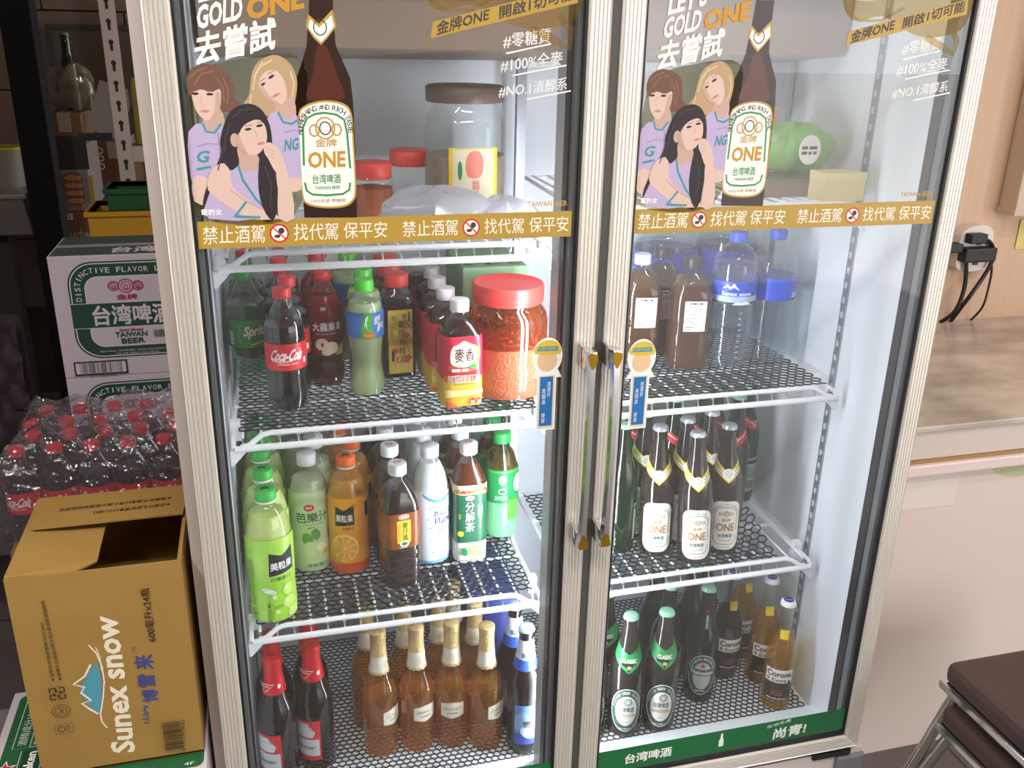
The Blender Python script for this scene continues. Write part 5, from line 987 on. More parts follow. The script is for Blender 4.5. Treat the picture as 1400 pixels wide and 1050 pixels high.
MB().loft([(0.0158, 0.222), (0.0150, 0.236), (0.0148, H - 0.016), (0.0158, H - 0.013), (0.0152, H - 0.002), (0.0125, H)], gf, 28).build('neck_foil', root)
P = Print()
for k in range(12): P.l = 1; P.ell(-0.05 + k * 0.009, 0.188, 0.0045, 0.0035, gf, 10)
P.ring(0, 0.206, 0.006, 0.007, 0.0012, gf); P.ring(0.0, 0.206, 0.003, 0.004, 0.001, gf); P.build('neck_print', lambda u, v, l: Vector(((0.0200 - (v - 0.186) * 0.11 + l * 0.0002) * math.sin(u / 0.0185), -(0.0200 - (v - 0.186) * 0.11 + l * 0.0002) * math.cos(u / 0.0185), v)), root, 0.003)
P = Print(); P.poly([(-0.024, 0.078), (0.0, 0.073), (0.024, 0.078), (0.024, 0.108), (0.0, 0.112), (-0.024, 0.108)], gf); P.poly([(-0.023, 0.0795), (0.0, 0.0745), (0.023, 0.0795), (0.023, 0.1065), (0.0, 0.1105), (-0.023, 0.1065)], M('gold_beer_label', '#e4e2d4', 0.5)); lb = P.build('label', wrap(pf, 0.0004), root, 0.004)
P = Print(); P.l = 4; P.tbox('Budweiser', M('gold_beer_script', '#a8965a', 0.5), 0.0, 0.097, 0.034, 0.008, 0.0, 0.006); P.tbox('SUPREME', icon_dark, 0.0, 0.0862, 0.022, 0.0032, 0.02); P.build('label_print', wrap(pf, 0.0004), lb, 0.004)
gl = ['amber beer bottle with gold foil neck, %s of the front row of four' % w for w in ('leftmost', 'second from left', 'third from left', 'rightmost')] + ['amber beer bottle with gold foil neck, %s in the second row' % w for w in ('leftmost', 'second', 'third', 'rightmost')] + ['amber beer bottle with gold foil neck, alone in the third row']
place(root, [(0.276, 0.206, 0.75), (0.348, 0.204, 0.35), (0.416, 0.200, -0.15), (0.480, 0.176, 0.6), (0.262, 0.286, 0.5), (0.336, 0.276, 0.2), (0.404, 0.274, 0.1), (0.474, 0.254, -0.3), (0.446, 0.334, 0)], gl, 'bottle', 'gold-foiled beers', ZF)
H = 0.2782; root, pf = make_bottle('blue_label_beer_bottle', beer_prof(H, 0.0340), CL('deep_brown_glass', '#7a6250', 1.3, 0.02, 0.3, '#3d3028'), None, 0, ('crown', 0.0145, H - 0.008, H, M('pale_blue_crown', '#c3d2ec', 0.35, 0.4)))
lbn = label_part(pf, 0.196, 0.252, M('neck_sleeve_pale', '#c9d8ee', 0.35), root, name='neck_label'); label_part(pf, 0.190, 0.212, M('neck_sleeve_blue', '#2f4fb0', 0.35), root, name='neck_label', off=0.0009)
P = Print(); P.l = 4; P.tbox('BUSCH', icon_dark, 0.0, 0.222, 0.030, 0.011, 0.03); P.build('neck_print', wrap(pf, 0.0008), lbn, 0.003)
P = Print(); P.rect(-0.034, 0.026, 0.034, 0.118, M('mountain_sky', '#5e8fd0', 0.4)); lb = P.build('label', wrap(pf, 0.0004), root, 0.004)
P = Print(); P.l = 3; P.rect(-0.034, 0.026, 0.034, 0.052, M('mountain_blue', '#24429a', 0.4)); P.poly([(-0.034, 0.092), (-0.018, 0.106), (-0.006, 0.094), (0.010, 0.112), (0.034, 0.090), (0.034, 0.060), (-0.034, 0.060)], M('mountain_mid', '#88a8d8', 0.4)); P.poly([(0.0, 0.100), (0.010, 0.112), (0.022, 0.100), (0.012, 0.102)], white); P.ell(0.004, 0.058, 0.026, 0.018, M('mountain_pale', '#dfe6f0', 0.4)); P.tbox('雪山', icon_dark, 0.0, 0.074, 0.034, 0.016, 0.03); P.build('label_print', wrap(pf, 0.0004), lb, 0.004)
place(root, [(0.551, 0.150, 0.15), (0.549, 0.226, 0.1), (0.668, 0.134 + 0.1, 0.6)], ['blue-labelled beer bottle with pale blue cap, front right of the left fridge floor', 'blue-labelled beer bottle behind the front blue one', 'blue-labelled beer bottle behind the middle door frame'], 'bottle', 'blue-labelled beers', ZF)
T = thing('beer_multipack', 'dark blue beer multipack carton behind the blue-labelled bottles', 'carton', (0.535, 0.42, ZF), 0.0)
MB().box(-0.060, 0.052, -0.10, 0.12, 0, 0.235, M('multipack_blue', '#2b3f8c', 0.5), 0.003).build('carton_body', T)
P = Print()
P.tbox('BUSCH', icon_dark, -0.028, 0.205, 0.050, 0.016, 0.03); P.build('carton_print', flat_y(-0.10), T); P = Print(); P.tbox('BUSCH', icon_dark, 0.030, 0.205, 0.040, 0.016, 0.03); P.build('carton_print', flat_y(-0.10), T)

# ================================================================ things on the top shelves behind the prints
ZT = 1.025 + RUB; ZR = 1.076 + RUB
def food_jar(label, x, y, z, r, h, lid_m, fillm, fill):
    root, pf = make_bottle('storage_jar', [(r * 0.85, 0.0), (r * 0.98, 0.003), (r, 0.012), (r, h * 0.68), (r * 0.92, h * 0.78), (r * 0.80, h * 0.83), (r * 0.80, h - 0.012)], pet, None, 0, ('none', 0, 0, 0, None), n=32)
    if fillm: MB().loft([(r * 0.83, 0.003), (r * 0.96, 0.014), (r * 0.96, fill), (r * 0.5, fill + 0.002)], fillm, 32).build('contents', root)
    MB().loft([(r * 0.90, h - 0.028), (r * 0.92, h - 0.025), (r * 0.92, h - 0.003), (r * 0.86, h), (r * 0.4, h)], lid_m, 40, gear=0.015).build('lid', root, 60)
    root.location = (x, y, z); tag(root, label, 'jar'); return root, pf
food_jar('small jar of orange sauce with red lid on the top left shelf', 0.310, 0.350, ZT, 0.036, 0.105, M('coral_lid', '#dd4038', 0.35), M('orange_sauce', '#b4551f', 0.5), 0.062)
food_jar('small clear empty jar with red lid behind the sauce jar', 0.392, 0.455, ZT, 0.040, 0.112, M('coral_lid', '#dd4038', 0.35), None, 0)
root, pf = food_jar('large clear jar with brown lid and yellow label on the top left shelf', 0.482, 0.395, ZT, 0.074, 0.228, M('brown_lid', '#5d4a42', 0.45), M('brown_pickles', '#857567', 0.6, noise=(30, 0.6, '#a39380')), 0.11)
P = Print(); P.rect(-0.044, 0.022, 0.048, 0.128, yellow_ink); P.rect(-0.036, 0.026, 0.040, 0.126, M('jar_label_cream', '#ddd2b4', 0.5)); lb = P.build('label', wrap(pf, 0.0004), root, 0.006)
P = Print(); P.l = 3; P.poly([(-0.010, 0.080), (0.012, 0.080), (0.018, 0.104), (0.010, 0.122), (-0.006, 0.122), (-0.014, 0.104)], M('label_flower', '#d0705c', 0.5), 4); P.ell(-0.024, 0.090, 0.004, 0.016, green_ink); P.vtext('醬瓜', red_ink, 0.004, 0.074, 0.014, 0.016); P.build('label_print', wrap(pf, 0.0004), lb, 0.006)
def bag(name, label, cx, cy, cz, sx, sy, sz, mat, seed, n=26, m=16):
    rnd = random.Random(seed); mb = MB(); ph = [rnd.random() * 6.28 for _ in range(12)]; vs = []; fs = []
    for i in range(m + 1):
        t = i / m; el = -PI / 2 + PI * t
        for k in range(n):
            a = 2 * PI * k / n
            w = 1 + 0.13 * math.sin(3 * a + ph[0] + 2 * t) + 0.09 * math.sin(7 * a + ph[1] - 5 * t) + 0.06 * math.sin(11 * a + ph[2] + 9 * t) + 0.05 * (rnd.random() - 0.5)
            z = math.sin(el); vs.append((sx * math.cos(el) ** 0.7 * w * math.cos(a), sy * math.cos(el) ** 0.7 * w * math.sin(a), max(0.0, sz * (0.5 + 0.5 * z * (1 + 0.12 * math.sin(5 * a + ph[3]))))))
    for i in range(m): fs += [(i * n + k, i * n + (k + 1) % n, (i + 1) * n + (k + 1) % n, (i + 1) * n + k) for k in range(n)]
    mb.add(vs, fs, mat, True); o = mb.build(name, None, 28); o.location = (cx, cy, cz); tag(o, label, 'bag'); return o
wbag = CL('white_film_bag', '#e8e9ee', 0.8, 0.2, 0.62, '#dfe0e6')
bag('plastic_bag', 'crumpled white plastic bag lying in front of the large brown-lidded jar', 0.400, 0.245, ZT, 0.090, 0.060, 0.075, wbag, 3)
bag('plastic_bag', 'crumpled white plastic bag on the right end of the top left shelf', 0.514, 0.236, ZT, 0.050, 0.055, 0.058, wbag, 8)
T = thing('drink_carton', 'white and orange gable-top carton at the back of the top right shelf', 'carton', (1.045, 0.40, ZR + 0.03), 0.1)
cm_ = M('carton_cream', '#d8c49a', 0.6); co_ = M('carton_orange', '#c98a4a', 0.6)
MB().box(-0.035, 0.035, -0.035, 0.035, 0, 0.110, cm_).build('carton_body', T); MB().prism([(-0.035, 0.110), (0.035, 0.110), (0.004, 0.140), (0.004, 0.152), (-0.004, 0.152), (-0.004, 0.140)], -0.035, 0.035, 'x', co_).build('gable_top', T); MB().loft([(0.013, 0.125), (0.013, 0.142), (0.011, 0.144)], white, 20, cx=0.0, cy=-0.012).build('cap', T)
P = Print(); P.rect(0.015, 0.002, 0.034, 0.108, co_); P.ell(-0.014, 0.050, 0.011, 0.020, M('carton_brown_oval', '#9a6a42', 0.6)); P.lines(-0.002, 0.014, 0.014, 0.022, 2, icon_dark, 50); P.build('carton_print', flat_y(-0.035), T)
o = bag('snack_bag', 'green crumpled snack bag with white badge on the top right shelf', 1.075, 0.285, ZR + 0.033, 0.072, 0.045, 0.085, M('snack_bag_green', '#7fb25c', 0.35), 12)
P = Print(); P.ell(0.0, 0.046, 0.022, 0.026, white); P.lines(-0.016, 0.016, 0.036, 0.054, 2, icon_dark, 51, 0.6); q = P.build('bag_badge', flat_y(-0.052, 0.0008), o)
T = thing('food_tray', 'brown plastic food tray under the green snack bag', 'tray', (1.065, 0.27, ZR), 0.0)
MB().prism([(-0.085, 0.0), (0.080, 0.0), (0.090, 0.030), (-0.095, 0.030)], -0.06, 0.06, 'y', M('tray_brown', '#7a6152', 0.5)).build('tray_body', T); MB().box(-0.098, 0.094, -0.066, 0.066, 0.029, 0.033, CL('tray_lid', '#d9d4cc', 1.2, 0.08, 0.3, '#b8aea2')).build('tray_lid', T)
T = thing('cream_box', 'small cream cardboard box at the right of the top right shelf', 'box', (1.105, 0.180, ZR), 0.0)
MB().box(-0.040, 0.040, -0.025, 0.025, 0, 0.048, M('box_cream', '#d9c48e', 0.6), 0.001).build('box_body', T); MB().box(-0.0405, 0.0405, -0.0255, 0.0255, 0.036, 0.0485, M('box_lid', '#e0cd9c', 0.6), 0.001).build('box_lid', T)

# ================================================================ left of the fridge
card = M('kraft_cardboard', '#9f7b3c', 0.75, noise=(5, 0.5, '#936e33', (1, 1, 3)), bump=(60, 0.05)); card_in = M('kraft_inside', '#7a5a34', 0.85)
ink_b = M('carton_black_ink', '#1d1712', 0.7); ink_blue = M('carton_blue_ink', '#33418f', 0.7); ink_w = M('carton_white_ink', '#e9ddc4', 0.7); ink_sky = M('carton_sky_ink', '#4f93a6', 0.7)
# ---- open water-bottle carton
X0, X1, YB0, YB1, ZB0, ZB1 = -0.268, -0.030, 0.0, 0.246, 0.252, 0.606
T = thing('kraft_carton', 'open brown cardboard carton with white mountain logo beside the fridge', 'carton', (X0, YB0, ZB0)); wt = 0.003
def at(T, mb, name, par=None):
    o = mb.build(name, par or T)
    if par is None: o.location = (-T.location[0], -T.location[1], -T.location[2])
    return o
at(T, MB().box(X0, X1, YB0, YB0 + wt, ZB0, ZB1, card), 'front_wall'); at(T, MB().box(X0, X1, YB1 - wt, YB1, ZB0, ZB1, card), 'back_wall')
at(T, MB().box(X0, X0 + wt, YB0 + wt, YB1 - wt, ZB0, ZB1, card), 'side_wall'); at(T, MB().box(X1 - wt, X1, YB0 + wt, YB1 - wt, ZB0, ZB1, card), 'side_wall'); at(T, MB().box(X0, X1, YB0, YB1, ZB0 - 0.001, ZB0 + wt, card_in), 'bottom')
fl = at(T, MB().add([(X0, YB1, ZB1), (X1, YB1, ZB1), (X1 - 0.004, YB1 - 0.115, ZB1 + 0.006), (X0 + 0.012, YB1 - 0.112, ZB1 + 0.004), (X0, YB1, ZB1 + 0.003), (X1, YB1, ZB1 + 0.003), (X1 - 0.004, YB1 - 0.115, ZB1 + 0.009), (X0 + 0.012, YB1 - 0.112, ZB1 + 0.007)], [(0, 1, 2, 3)[::-1], (4, 5, 6, 7), (0, 1, 5, 4), (1, 2, 6, 5), (2, 3, 7, 6), (3, 0, 4, 7)], card), 'flap')
at(T, MB().add([(X0, YB0 + 0.004, ZB1 - 0.001), (X0, YB1 - 0.004, ZB1 - 0.001), (X0 + 0.115, YB1 - 0.010, ZB1 - 0.006), (X0 + 0.115, YB0 + 0.05, ZB1 - 0.016), (X0 + 0.085, YB0 + 0.022, ZB1 - 0.016), (X0, YB0 + 0.004, ZB1 + 0.002), (X0, YB1 - 0.004, ZB1 + 0.002), (X0 + 0.115, YB1 - 0.010, ZB1 - 0.003), (X0 + 0.115, YB0 + 0.05, ZB1 - 0.013), (X0 + 0.085, YB0 + 0.022, ZB1 - 0.013)], [(0, 1, 2, 3, 4), (9, 8, 7, 6, 5), (0, 1, 6, 5), (1, 2, 7, 6), (2, 3, 8, 7), (3, 4, 9, 8), (4, 0, 5, 9)], card), 'flap')
at(T, MB().box(X1 - 0.006, X1 - 0.003, YB0 + 0.006, YB1 - 0.006, ZB1 - 0.075, ZB1 - 0.002, card), 'flap')
P = Print()
P.text('Sunex snow', ink_w, (-0.1308,0.2719),(-0.1272,0.5254),(-0.1655,0.2762), bold=0.03)
P.poly([(-0.1652,0.4506),(-0.1625,0.4184),(-0.1654,0.3888),(-0.1736,0.3546),(-0.1835,0.3678),(-0.1922,0.3888),(-0.194,0.4042),(-0.1913,0.4127),(-0.184,0.4223),(-0.1733,0.4402)], ink_sky)
P.stroke([(-0.1741,0.4463),(-0.185,0.4265),(-0.2024,0.4148),(-0.1875,0.407),(-0.194,0.3982),(-0.1817,0.3817),(-0.1952,0.3782),(-0.186,0.3663),(-0.1752,0.3549)], 0.0034, ink_w)
P.stroke([(-0.1725,0.4811),(-0.1635,0.464),(-0.159,0.4396),(-0.1593,0.4128),(-0.1646,0.3835),(-0.1721,0.3543),(-0.1718,0.3387),(-0.1656,0.326)], 0.0022, ink_w); P.stroke([(-0.1635,0.4757),(-0.1598,0.4575),(-0.1606,0.433)], 0.0014, ink_w)
P.text('山', ink_blue, (-0.1042,0.3229),(-0.1047,0.3399),(-0.1136,0.3248)); P.text('內', ink_blue, (-0.103,0.3416),(-0.1037,0.3563),(-0.1107,0.3431), bold=0.01); P.text('博', ink_blue, (-0.0864,0.3623),(-0.0862,0.386),(-0.1092,0.3636), bold=0.015); P.text('雪', ink_blue, (-0.0873,0.3903),(-0.0871,0.4137),(-0.1114,0.3928), bold=0.015); P.text('来', ink_blue, (-0.086,0.4236),(-0.0863,0.4496),(-0.113,0.4264), bold=0.015); P.text('TM', ink_blue, (-0.1086,0.4574),(-0.1083,0.4672),(-0.1133,0.4573))
P.text('600毫升x24瓶', ink_b, (-0.0775,0.4728),(-0.0779,0.5669),(-0.0907,0.4731), bold=0.012)
P.text('★品質符合國家標準CNS12852', ink_b, (-0.2256,0.426),(-0.226,0.5308),(-0.2308,0.426)); P.text('★連續多次通過50項水源水質國家檢驗標準', ink_b, (-0.2158,0.4262),(-0.2193,0.5669),(-0.2211,0.4262))
def recycle(P, c, r):
    for k in range(4):
        a = k * PI / 2; co, si = math.cos(a), math.sin(a); R = lambda x, y: (c[0] + r * (x * co - y * si), c[1] + r * (x * si + y * co)); P.l = 40
        P.stroke([R(-0.95, 0.25), R(-0.95, 0.95), R(-0.15, 0.95), R(-0.15, 0.45)], r * 0.22, ink_b); P.poly([R(-0.45, 0.5), R(0.15, 0.5), R(-0.15, 0.15)], ink_b)
recycle(P, (-0.2247,0.406), 0.0105)
c = (-0.2239,0.3737); P.ring(c[0], c[1], 0.0125, 0.0115, 0.001, ink_b); P.ring(c[0], c[1], 0.0085, 0.0078, 0.0008, ink_b); P.stroke([(c[0] - 0.004, c[1] - 0.004), (c[0] + 0.005, c[1] + 0.003)], 0.001, ink_b); P.stroke([(c[0] - 0.002, c[1] + 0.005), (c[0] + 0.003, c[1] - 0.004)], 0.001, ink_b)
c = (-0.2239,0.341); P.stroke([(c[0] - 0.0125, c[1] - 0.009), (c[0] + 0.0125, c[1] - 0.008), (c[0] + 0.0125, c[1] + 0.009), (c[0] - 0.0125, c[1] + 0.008)], 0.0008, ink_b, True); P.ring(c[0] - 0.004, c[1], 0.005, 0.005, 0.0012, ink_b); P.tbox('TQF', ink_b, c[0] + 0.006, c[1], 0.012, 0.006, 0.01, 0, PI / 2)
a, b = (-0.0859,0.2688),(-0.0591,0.3234); P.barcode(a[0], a[1], b[0], b[1], ink_b, 30, 21, True); P.text('4714127978063', ink_b, (-0.0562,0.2614),(-0.0525,0.3242),(-0.0619,0.2626))
q = P.build('carton_print', flat_y(0.0, 0.00012), T); q.location = (-X0, -YB0, -ZB0)
P = Print(); s = lambda x, y: (x, y)
P.text('★品質符合國家標準CNS12852', ink_b, (-0.055, YB1 - 0.070), (-0.172, YB1 - 0.074), (-0.055, YB1 - 0.082)); P.text('★連續多次通過50項水源水質國家檢驗標準', ink_b, (-0.055, YB1 - 0.046), (-0.226, YB1 - 0.050), (-0.055, YB1 - 0.058))
P.build('flap_print', lambda u, v, l: Vector((u, v, ZB1 + 0.0034 + (YB1 - v) * 0.05 + l * 0.0002)), fl)
# ---- green and white carton underneath
HX0, HX1, HY0, HY1 = -0.354, -0.026, -0.035, 0.225
wcard = M('white_cardboard', '#c3b8bc', 0.65); hg = M('carton_green_ink', '#1c5a34', 0.6)
T = thing('green_beer_carton', 'white and green beer carton lying under the brown open carton', 'carton', (HX0, HY0, 0.10))
def att(T, mb, name):
    o = mb.build(name, T); o.location = (-T.location[0], -T.location[1], -T.location[2]); return o
att(T, MB().box(HX0, HX1, HY0, HY1, 0.10, 0.2485, wcard, 0.002), 'carton_body')
P = Print(); P.rrect(HX0 + 0.013, HY0 + 0.006, HX1 - 0.004, HY1 - 0.012, 0.012, hg); P.l = 3
yw = M('pale_carton_line', '#c9d3c6', 0.6)
P.stroke([(HX0 + 0.026, HY0 + 0.112), (HX0 + 0.026, HY1 - 0.02), (HX0 + 0.052, HY1 - 0.02), (HX0 + 0.052, HY0 + 0.112)], 0.0012, yw, True); P.stroke([(HX0 + 0.052, HY0 + 0.112), (HX0 + 0.09, HY0 + 0.112)], 0.0012, yw)
P.text('酒精成分100毫升', yw, (HX0 + 0.046, HY0 + 0.118), (HX0 + 0.046, HY1 - 0.024), (HX0 + 0.032, HY0 + 0.118), 0.01); P.text('數量', yw, (HX0 + 0.066, HY0 + 0.116), (HX0 + 0.066, HY0 + 0.140), (HX0 + 0.056, HY0 + 0.116))
P.rrect(HX0 + 0.046, HY0 - 0.0 + 0.010, HX0 + 0.072, HY0 + 0.104, 0.004, M('carton_dark_band', '#143d26', 0.6)); P.text('Heineken', white, (HX0 + 0.066, HY0 + 0.012), (HX0 + 0.066, HY0 + 0.100), (HX0 + 0.051, HY0 + 0.012), 0.03); P.stroke([(HX0 + 0.042, HY0 + 0.01), (HX0 + 0.042, HY0 + 0.104)], 0.0012, yw); P.stroke([(HX0 + 0.076, HY0 + 0.01), (HX0 + 0.076, HY0 + 0.104)], 0.0012, yw)
c = (HX0 + 0.024, HY0 + 0.068); P.star(c[0], c[1], 0.018, white); P.star(c[0], c[1], 0.014, M('carton_star_red', '#b8203c', 0.6)); P.text('4F', yw, (HX1 - 0.034, HY0 + 0.010), (HX1 - 0.018, HY0 + 0.010), (HX1 - 0.034, HY0 + 0.017), 0.01)
q = P.build('carton_print', flat_z(0.2485, 0.00012), T); q.location = (-HX0, -HY0, -0.10)
T = thing('beer_carton', 'plain white carton at the bottom of the stack beside the fridge', 'carton', (-0.36, -0.03, FZ))
MB().box(0, 0.33, 0, 0.27, 0, 0.319, wcard, 0.002).build('carton_body', T)
# grey ledge beside the stack
o = MB().box(-0.75, -0.358, -0.25, 0.245, FZ, 0.205, M('concrete_ledge', '#6f6568', 0.8, noise=(14, 0.4, '#5e5558')), 0.004).build('concrete_ledge'); tag(o, 'grey concrete ledge at the left edge beside the cartons', 'ledge')
# ---- big beer cartons behind
def beer_carton(z0, label, which):
    T = thing('beer_carton', label, 'carton', (-0.345, 0.95, z0), 0, 'stacked white beer cartons')
    MB().box(0, 0.42, 0, 0.21, 0, 0.288, M('white_beer_cardboard', '#cdc0c9', 0.6), 0.002).build('carton_body', T)
    MB().box(0.004, 0.416, 0.097, 0.113, 0.2878, 0.2886, M('packing_tape', '#8f867c', 0.4)).build('tape', T)
    P = Print(); g = M('beer_carton_green', '#1f4a34', 0.55); mg = M('beer_carton_red', '#a8324a', 0.55); wt_ = M('beer_carton_white', '#d8ccd4', 0.6); o0 = (0.345, -z0 - 0.0)
    wc = M('white_beer_cardboard', '#cdc0c9', 0.6); e0, e1 = 0.034, 0.300
    P.rrect(e0, 0.045, e1, 0.274, 0.055, g, 8); P.rrect(e0 + 0.0035, 0.0485, e1 - 0.0035, 0.2705, 0.052, wt_, 8); P.rrect(e0 + 0.006, 0.051, e1 - 0.006, 0.268, 0.050, g, 8); P.rrect(e0 + 0.034, 0.072, e1 - 0.034, 0.240, 0.030, wt_, 8); P.rrect(e0 + 0.037, 0.075, e1 - 0.037, 0.237, 0.028, wc, 8)
    P.rect(e0, 0.118, e1, 0.178, wt_); P.rect(e0, 0.1195, e1, 0.1765, g)
    P.text('台湾啤酒', wt_, (0.078, 0.125), (0.248, 0.125), (0.078, 0.171), 0.03)
    arc = [(e0 + 0.020, 0.182), (e0 + 0.020, 0.215)] + [(e0 + 0.058 - 0.038 * math.cos(t), 0.216 + 0.038 * math.sin(t)) for t in [PI / 2 * k / 10 for k in range(11)]] + [(e0 + 0.09, 0.254), (e1 - 0.02, 0.254)]
    P.pathtext('DISTINCTIVE FLAVOR LAGER', wt_, arc, 0.0125, 0.0095, 0.015)
    for a, r in ((0.130, 0.011), (0.156, 0.016), (0.182, 0.011)): P.ring(a, 0.216, r, r * 0.95, 0.0028, mg); P.ring(a, 0.216, r * 0.6, r * 0.6, 0.002, mg); P.ring(a, 0.214, r * 0.25, r * 0.3, 0.002, mg)
    P.text('金牌', mg, (0.134, 0.184), (0.178, 0.184), (0.134, 0.1965), 0.03)
    P.text('Gold Medal', mg, (0.130, 0.108), (0.182, 0.108), (0.130, 0.1145), 0.03); P.text('TAIWAN', g, (0.120, 0.0945), (0.190, 0.0945), (0.120, 0.1065), 0.03); P.text('BEER', g, (0.132, 0.0785), (0.184, 0.0785), (0.132, 0.0915), 0.03); P.barcode(0.204, 0.090, 0.237, 0.108, icon_dark, 20, 31)
    P.text('GOLD MEDAL TAIWAN BEER · GRAND SELECTIONS FINEST', wt_, (0.082, 0.0600), (0.240, 0.0600), (0.082, 0.0640)); P.text('FOR THE GRAND GOLD MEDAL', wt_, (0.117, 0.0535), (0.212, 0.0535), (0.117, 0.0570))
    P.rect(0.022, 0.006, 0.138, 0.040, icon_dark); P.rect(0.026, 0.010, 0.134, 0.036, wt_); P.barcode(0.034, 0.0105, 0.126, 0.0355, icon_dark, 34, 32); P.text('14711588314003', icon_dark, (0.054, 0.0005), (0.112, 0.0005), (0.054, 0.0045))
    P.build('carton_print', flat_y(0.0, 0.00012), T)
    P = Print(); tg = M('carton_top_green', '#3d4a42', 0.6); P.rect(0.004, 0.004, 0.416, 0.092, tg); P.rect(0.004, 0.118, 0.416, 0.206, tg); P.text('台湾啤酒', wt_, (0.13, 0.02), (0.33, 0.02), (0.13, 0.078), 0.03); P.build('carton_top_print', flat_z(0.288, 0.00012), T)
    return T
zz = 0.567
beer_carton(zz, 'white beer carton with green oval print, on top of the stack behind the wrapped colas', 0)
beer_carton(zz - 0.289, 'white beer carton with green oval print, second in the stack behind the wrapped colas', 1)
beer_carton(zz - 0.578, 'white beer carton with green oval print, third in the stack behind the wrapped colas', 2)
T = thing('beer_carton', 'flat carton at the bottom of the stack behind the wrapped colas', 'carton', (-0.345, 0.95, FZ)); MB().box(0, 0.42, 0, 0.21, 0, zz - 0.578 - FZ - 0.001, wcard, 0.002).build('carton_body', T)
# ---- wrapped cola pack on a carton
T = thing('supply_carton', 'brown carton carrying the wrapped cola pack', 'carton', (-0.42, 0.57, FZ)); MB().box(0, 0.385, 0, 0.33, 0, 0.555, card, 0.002).build('carton_body', T); MB().box(0.005, 0.38, 0.155, 0.175, 0.5548, 0.5556, M('packing_tape', '#8f867c', 0.4)).build('tape', T)
ZP = FZ + 0.557
grid = [(-0.385 + 0.0695 * i, 0.612 + 0.0695 * j) for j in range(4) for i in range(5)]
lab4 = ['leftmost', 'second from left', 'third from left', 'fourth from left', 'rightmost']; labr = ['front', 'second', 'third', 'back']
for q, (x, y) in enumerate(grid):
    o = dup(COLA, (x + (0.018 if (q // 5) % 2 else 0.0), y, ZP), random.uniform(-0.5, 0.5), 'wrapped cola bottle, %s in the %s row of the pack' % (lab4[q % 5], labr[q // 5]), 'cola bottles in the plastic-wrapped pack')
# film: crumpled sheet over the bottles
film = CL('shrink_film', '#f1eef4', 2.2, 0.08, 0.13, '#d6ccd6', bump=(45, 0.8))
mb = MB(); nx, ny = 44, 40; vs = []; rnd = random.Random(11)
fx0, fx1, fy0, fy1 = -0.432, -0.042, 0.566, 0.872
for j in range(ny + 1):
    for i in range(nx + 1):
        u, v = i / nx, j / ny; ed = min(u, 1 - u, v, 1 - v)
        x = fx0 + (fx1 - fx0) * u; y = fy0 + (fy1 - fy0) * v
        top = ZP + 0.222 + 0.008 * math.sin(23 * u + 7 * v) + 0.006 * math.sin(31 * v - 9 * u) + 0.005 * rnd.random()
        k = min(1.0, ed / 0.10); z = ZP + 0.004 + (top - ZP - 0.004) * (k ** 0.45)
        b = 0.014 * (1 - k)
        x += (b if u > 0.5 else -b) * (1 if min(u, 1 - u) < 0.1 else 0) + 0.004 * (rnd.random() - 0.5); y += (b if v > 0.5 else -b) * (1 if min(v, 1 - v) < 0.1 else 0) + 0.004 * (rnd.random() - 0.5)
        vs.append((x, y, z))
mb.add(vs, [(j * (nx + 1) + i, j * (nx + 1) + i + 1, (j + 1) * (nx + 1) + i + 1, (j + 1) * (nx + 1) + i) for j in range(ny) for i in range(nx)], film, True)
o = mb.build('shrink_wrap', None, 18); tag(o, 'crumpled clear plastic wrap over the pack of cola bottles', 'plastic wrap')

# ================================================================ dim store room behind, left; its darkness is mixed into the material colours
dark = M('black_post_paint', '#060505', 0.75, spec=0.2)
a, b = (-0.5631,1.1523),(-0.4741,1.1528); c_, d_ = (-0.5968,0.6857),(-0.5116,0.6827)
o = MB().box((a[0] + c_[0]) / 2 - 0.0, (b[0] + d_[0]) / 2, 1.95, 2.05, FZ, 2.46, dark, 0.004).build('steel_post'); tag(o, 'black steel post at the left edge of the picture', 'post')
# slotted white upright
p0, p1 = (-0.2503,1.2891),(-0.2194,1.2896)
T = thing('shelf_upright', 'white slotted steel shelf upright with keyhole slots', 'shelf post', (p0[0], 1.55, FZ))
wp = M('white_upright_paint', '#b9ada8', 0.5); w_ = 0.040
MB().box(0, w_, 0, 0.003, 0, 2.3, wp).build('upright_face', T); MB().box(0, 0.003, 0.003, 0.035, 0, 2.3, wp).build('upright_flange', T)
for k in range(30):
    b = MB(); b.prism([(w_ / 2 + 0.0065 * math.sin(t), 0.010 + 0.0065 * math.cos(t)) for t in [2 * PI * i / 10 for i in range(10)]], -0.001, -0.0002, 'y', M('slot_dark', '#2a2320', 0.8)); b.box(w_ / 2 - 0.0035, w_ / 2 + 0.0035, -0.001, -0.0002, -0.012, 0.006, M('slot_dark', '#2a2320', 0.8))
    b.build('slot', T, loc=(0, 0, 0.62 + k * 0.052))
for z, lbl in ((1.02, 'lower white shelf board on the slotted upright'), (1.52, 'upper white shelf board on the slotted upright')):
    o = MB().box(p0[0] + 0.005, p0[0] + 0.60, 1.555, 1.95, z - 0.04, z, wp, 0.002).build('shelf_board'); tag(o, lbl, 'shelf', 'white shelf boards in the store room')
# bottle on the shelf board
H = 0.24; root, pf = make_bottle('yellow_drink_bottle', [(0.028, 0), (0.036, 0.005), (0.037, 0.02), (0.037, 0.15), (0.030, 0.185), (0.015, 0.21), (0.013, 0.238)], pet, M('yellow_drink', '#8f8a2c', 0.3), 0.18, ('screw', 0.016, 0.22, 0.24, M('dull_green_cap', '#5a7d55', 0.4))); lb = label_part(pf, 0.10, 0.15, M('dull_label', '#8f7d4a', 0.5), root)
place(root, [(p0[0] + 0.078, 1.62)], ['bottle of yellow drink on the lower store-room shelf'], 'bottle', None, 1.02)
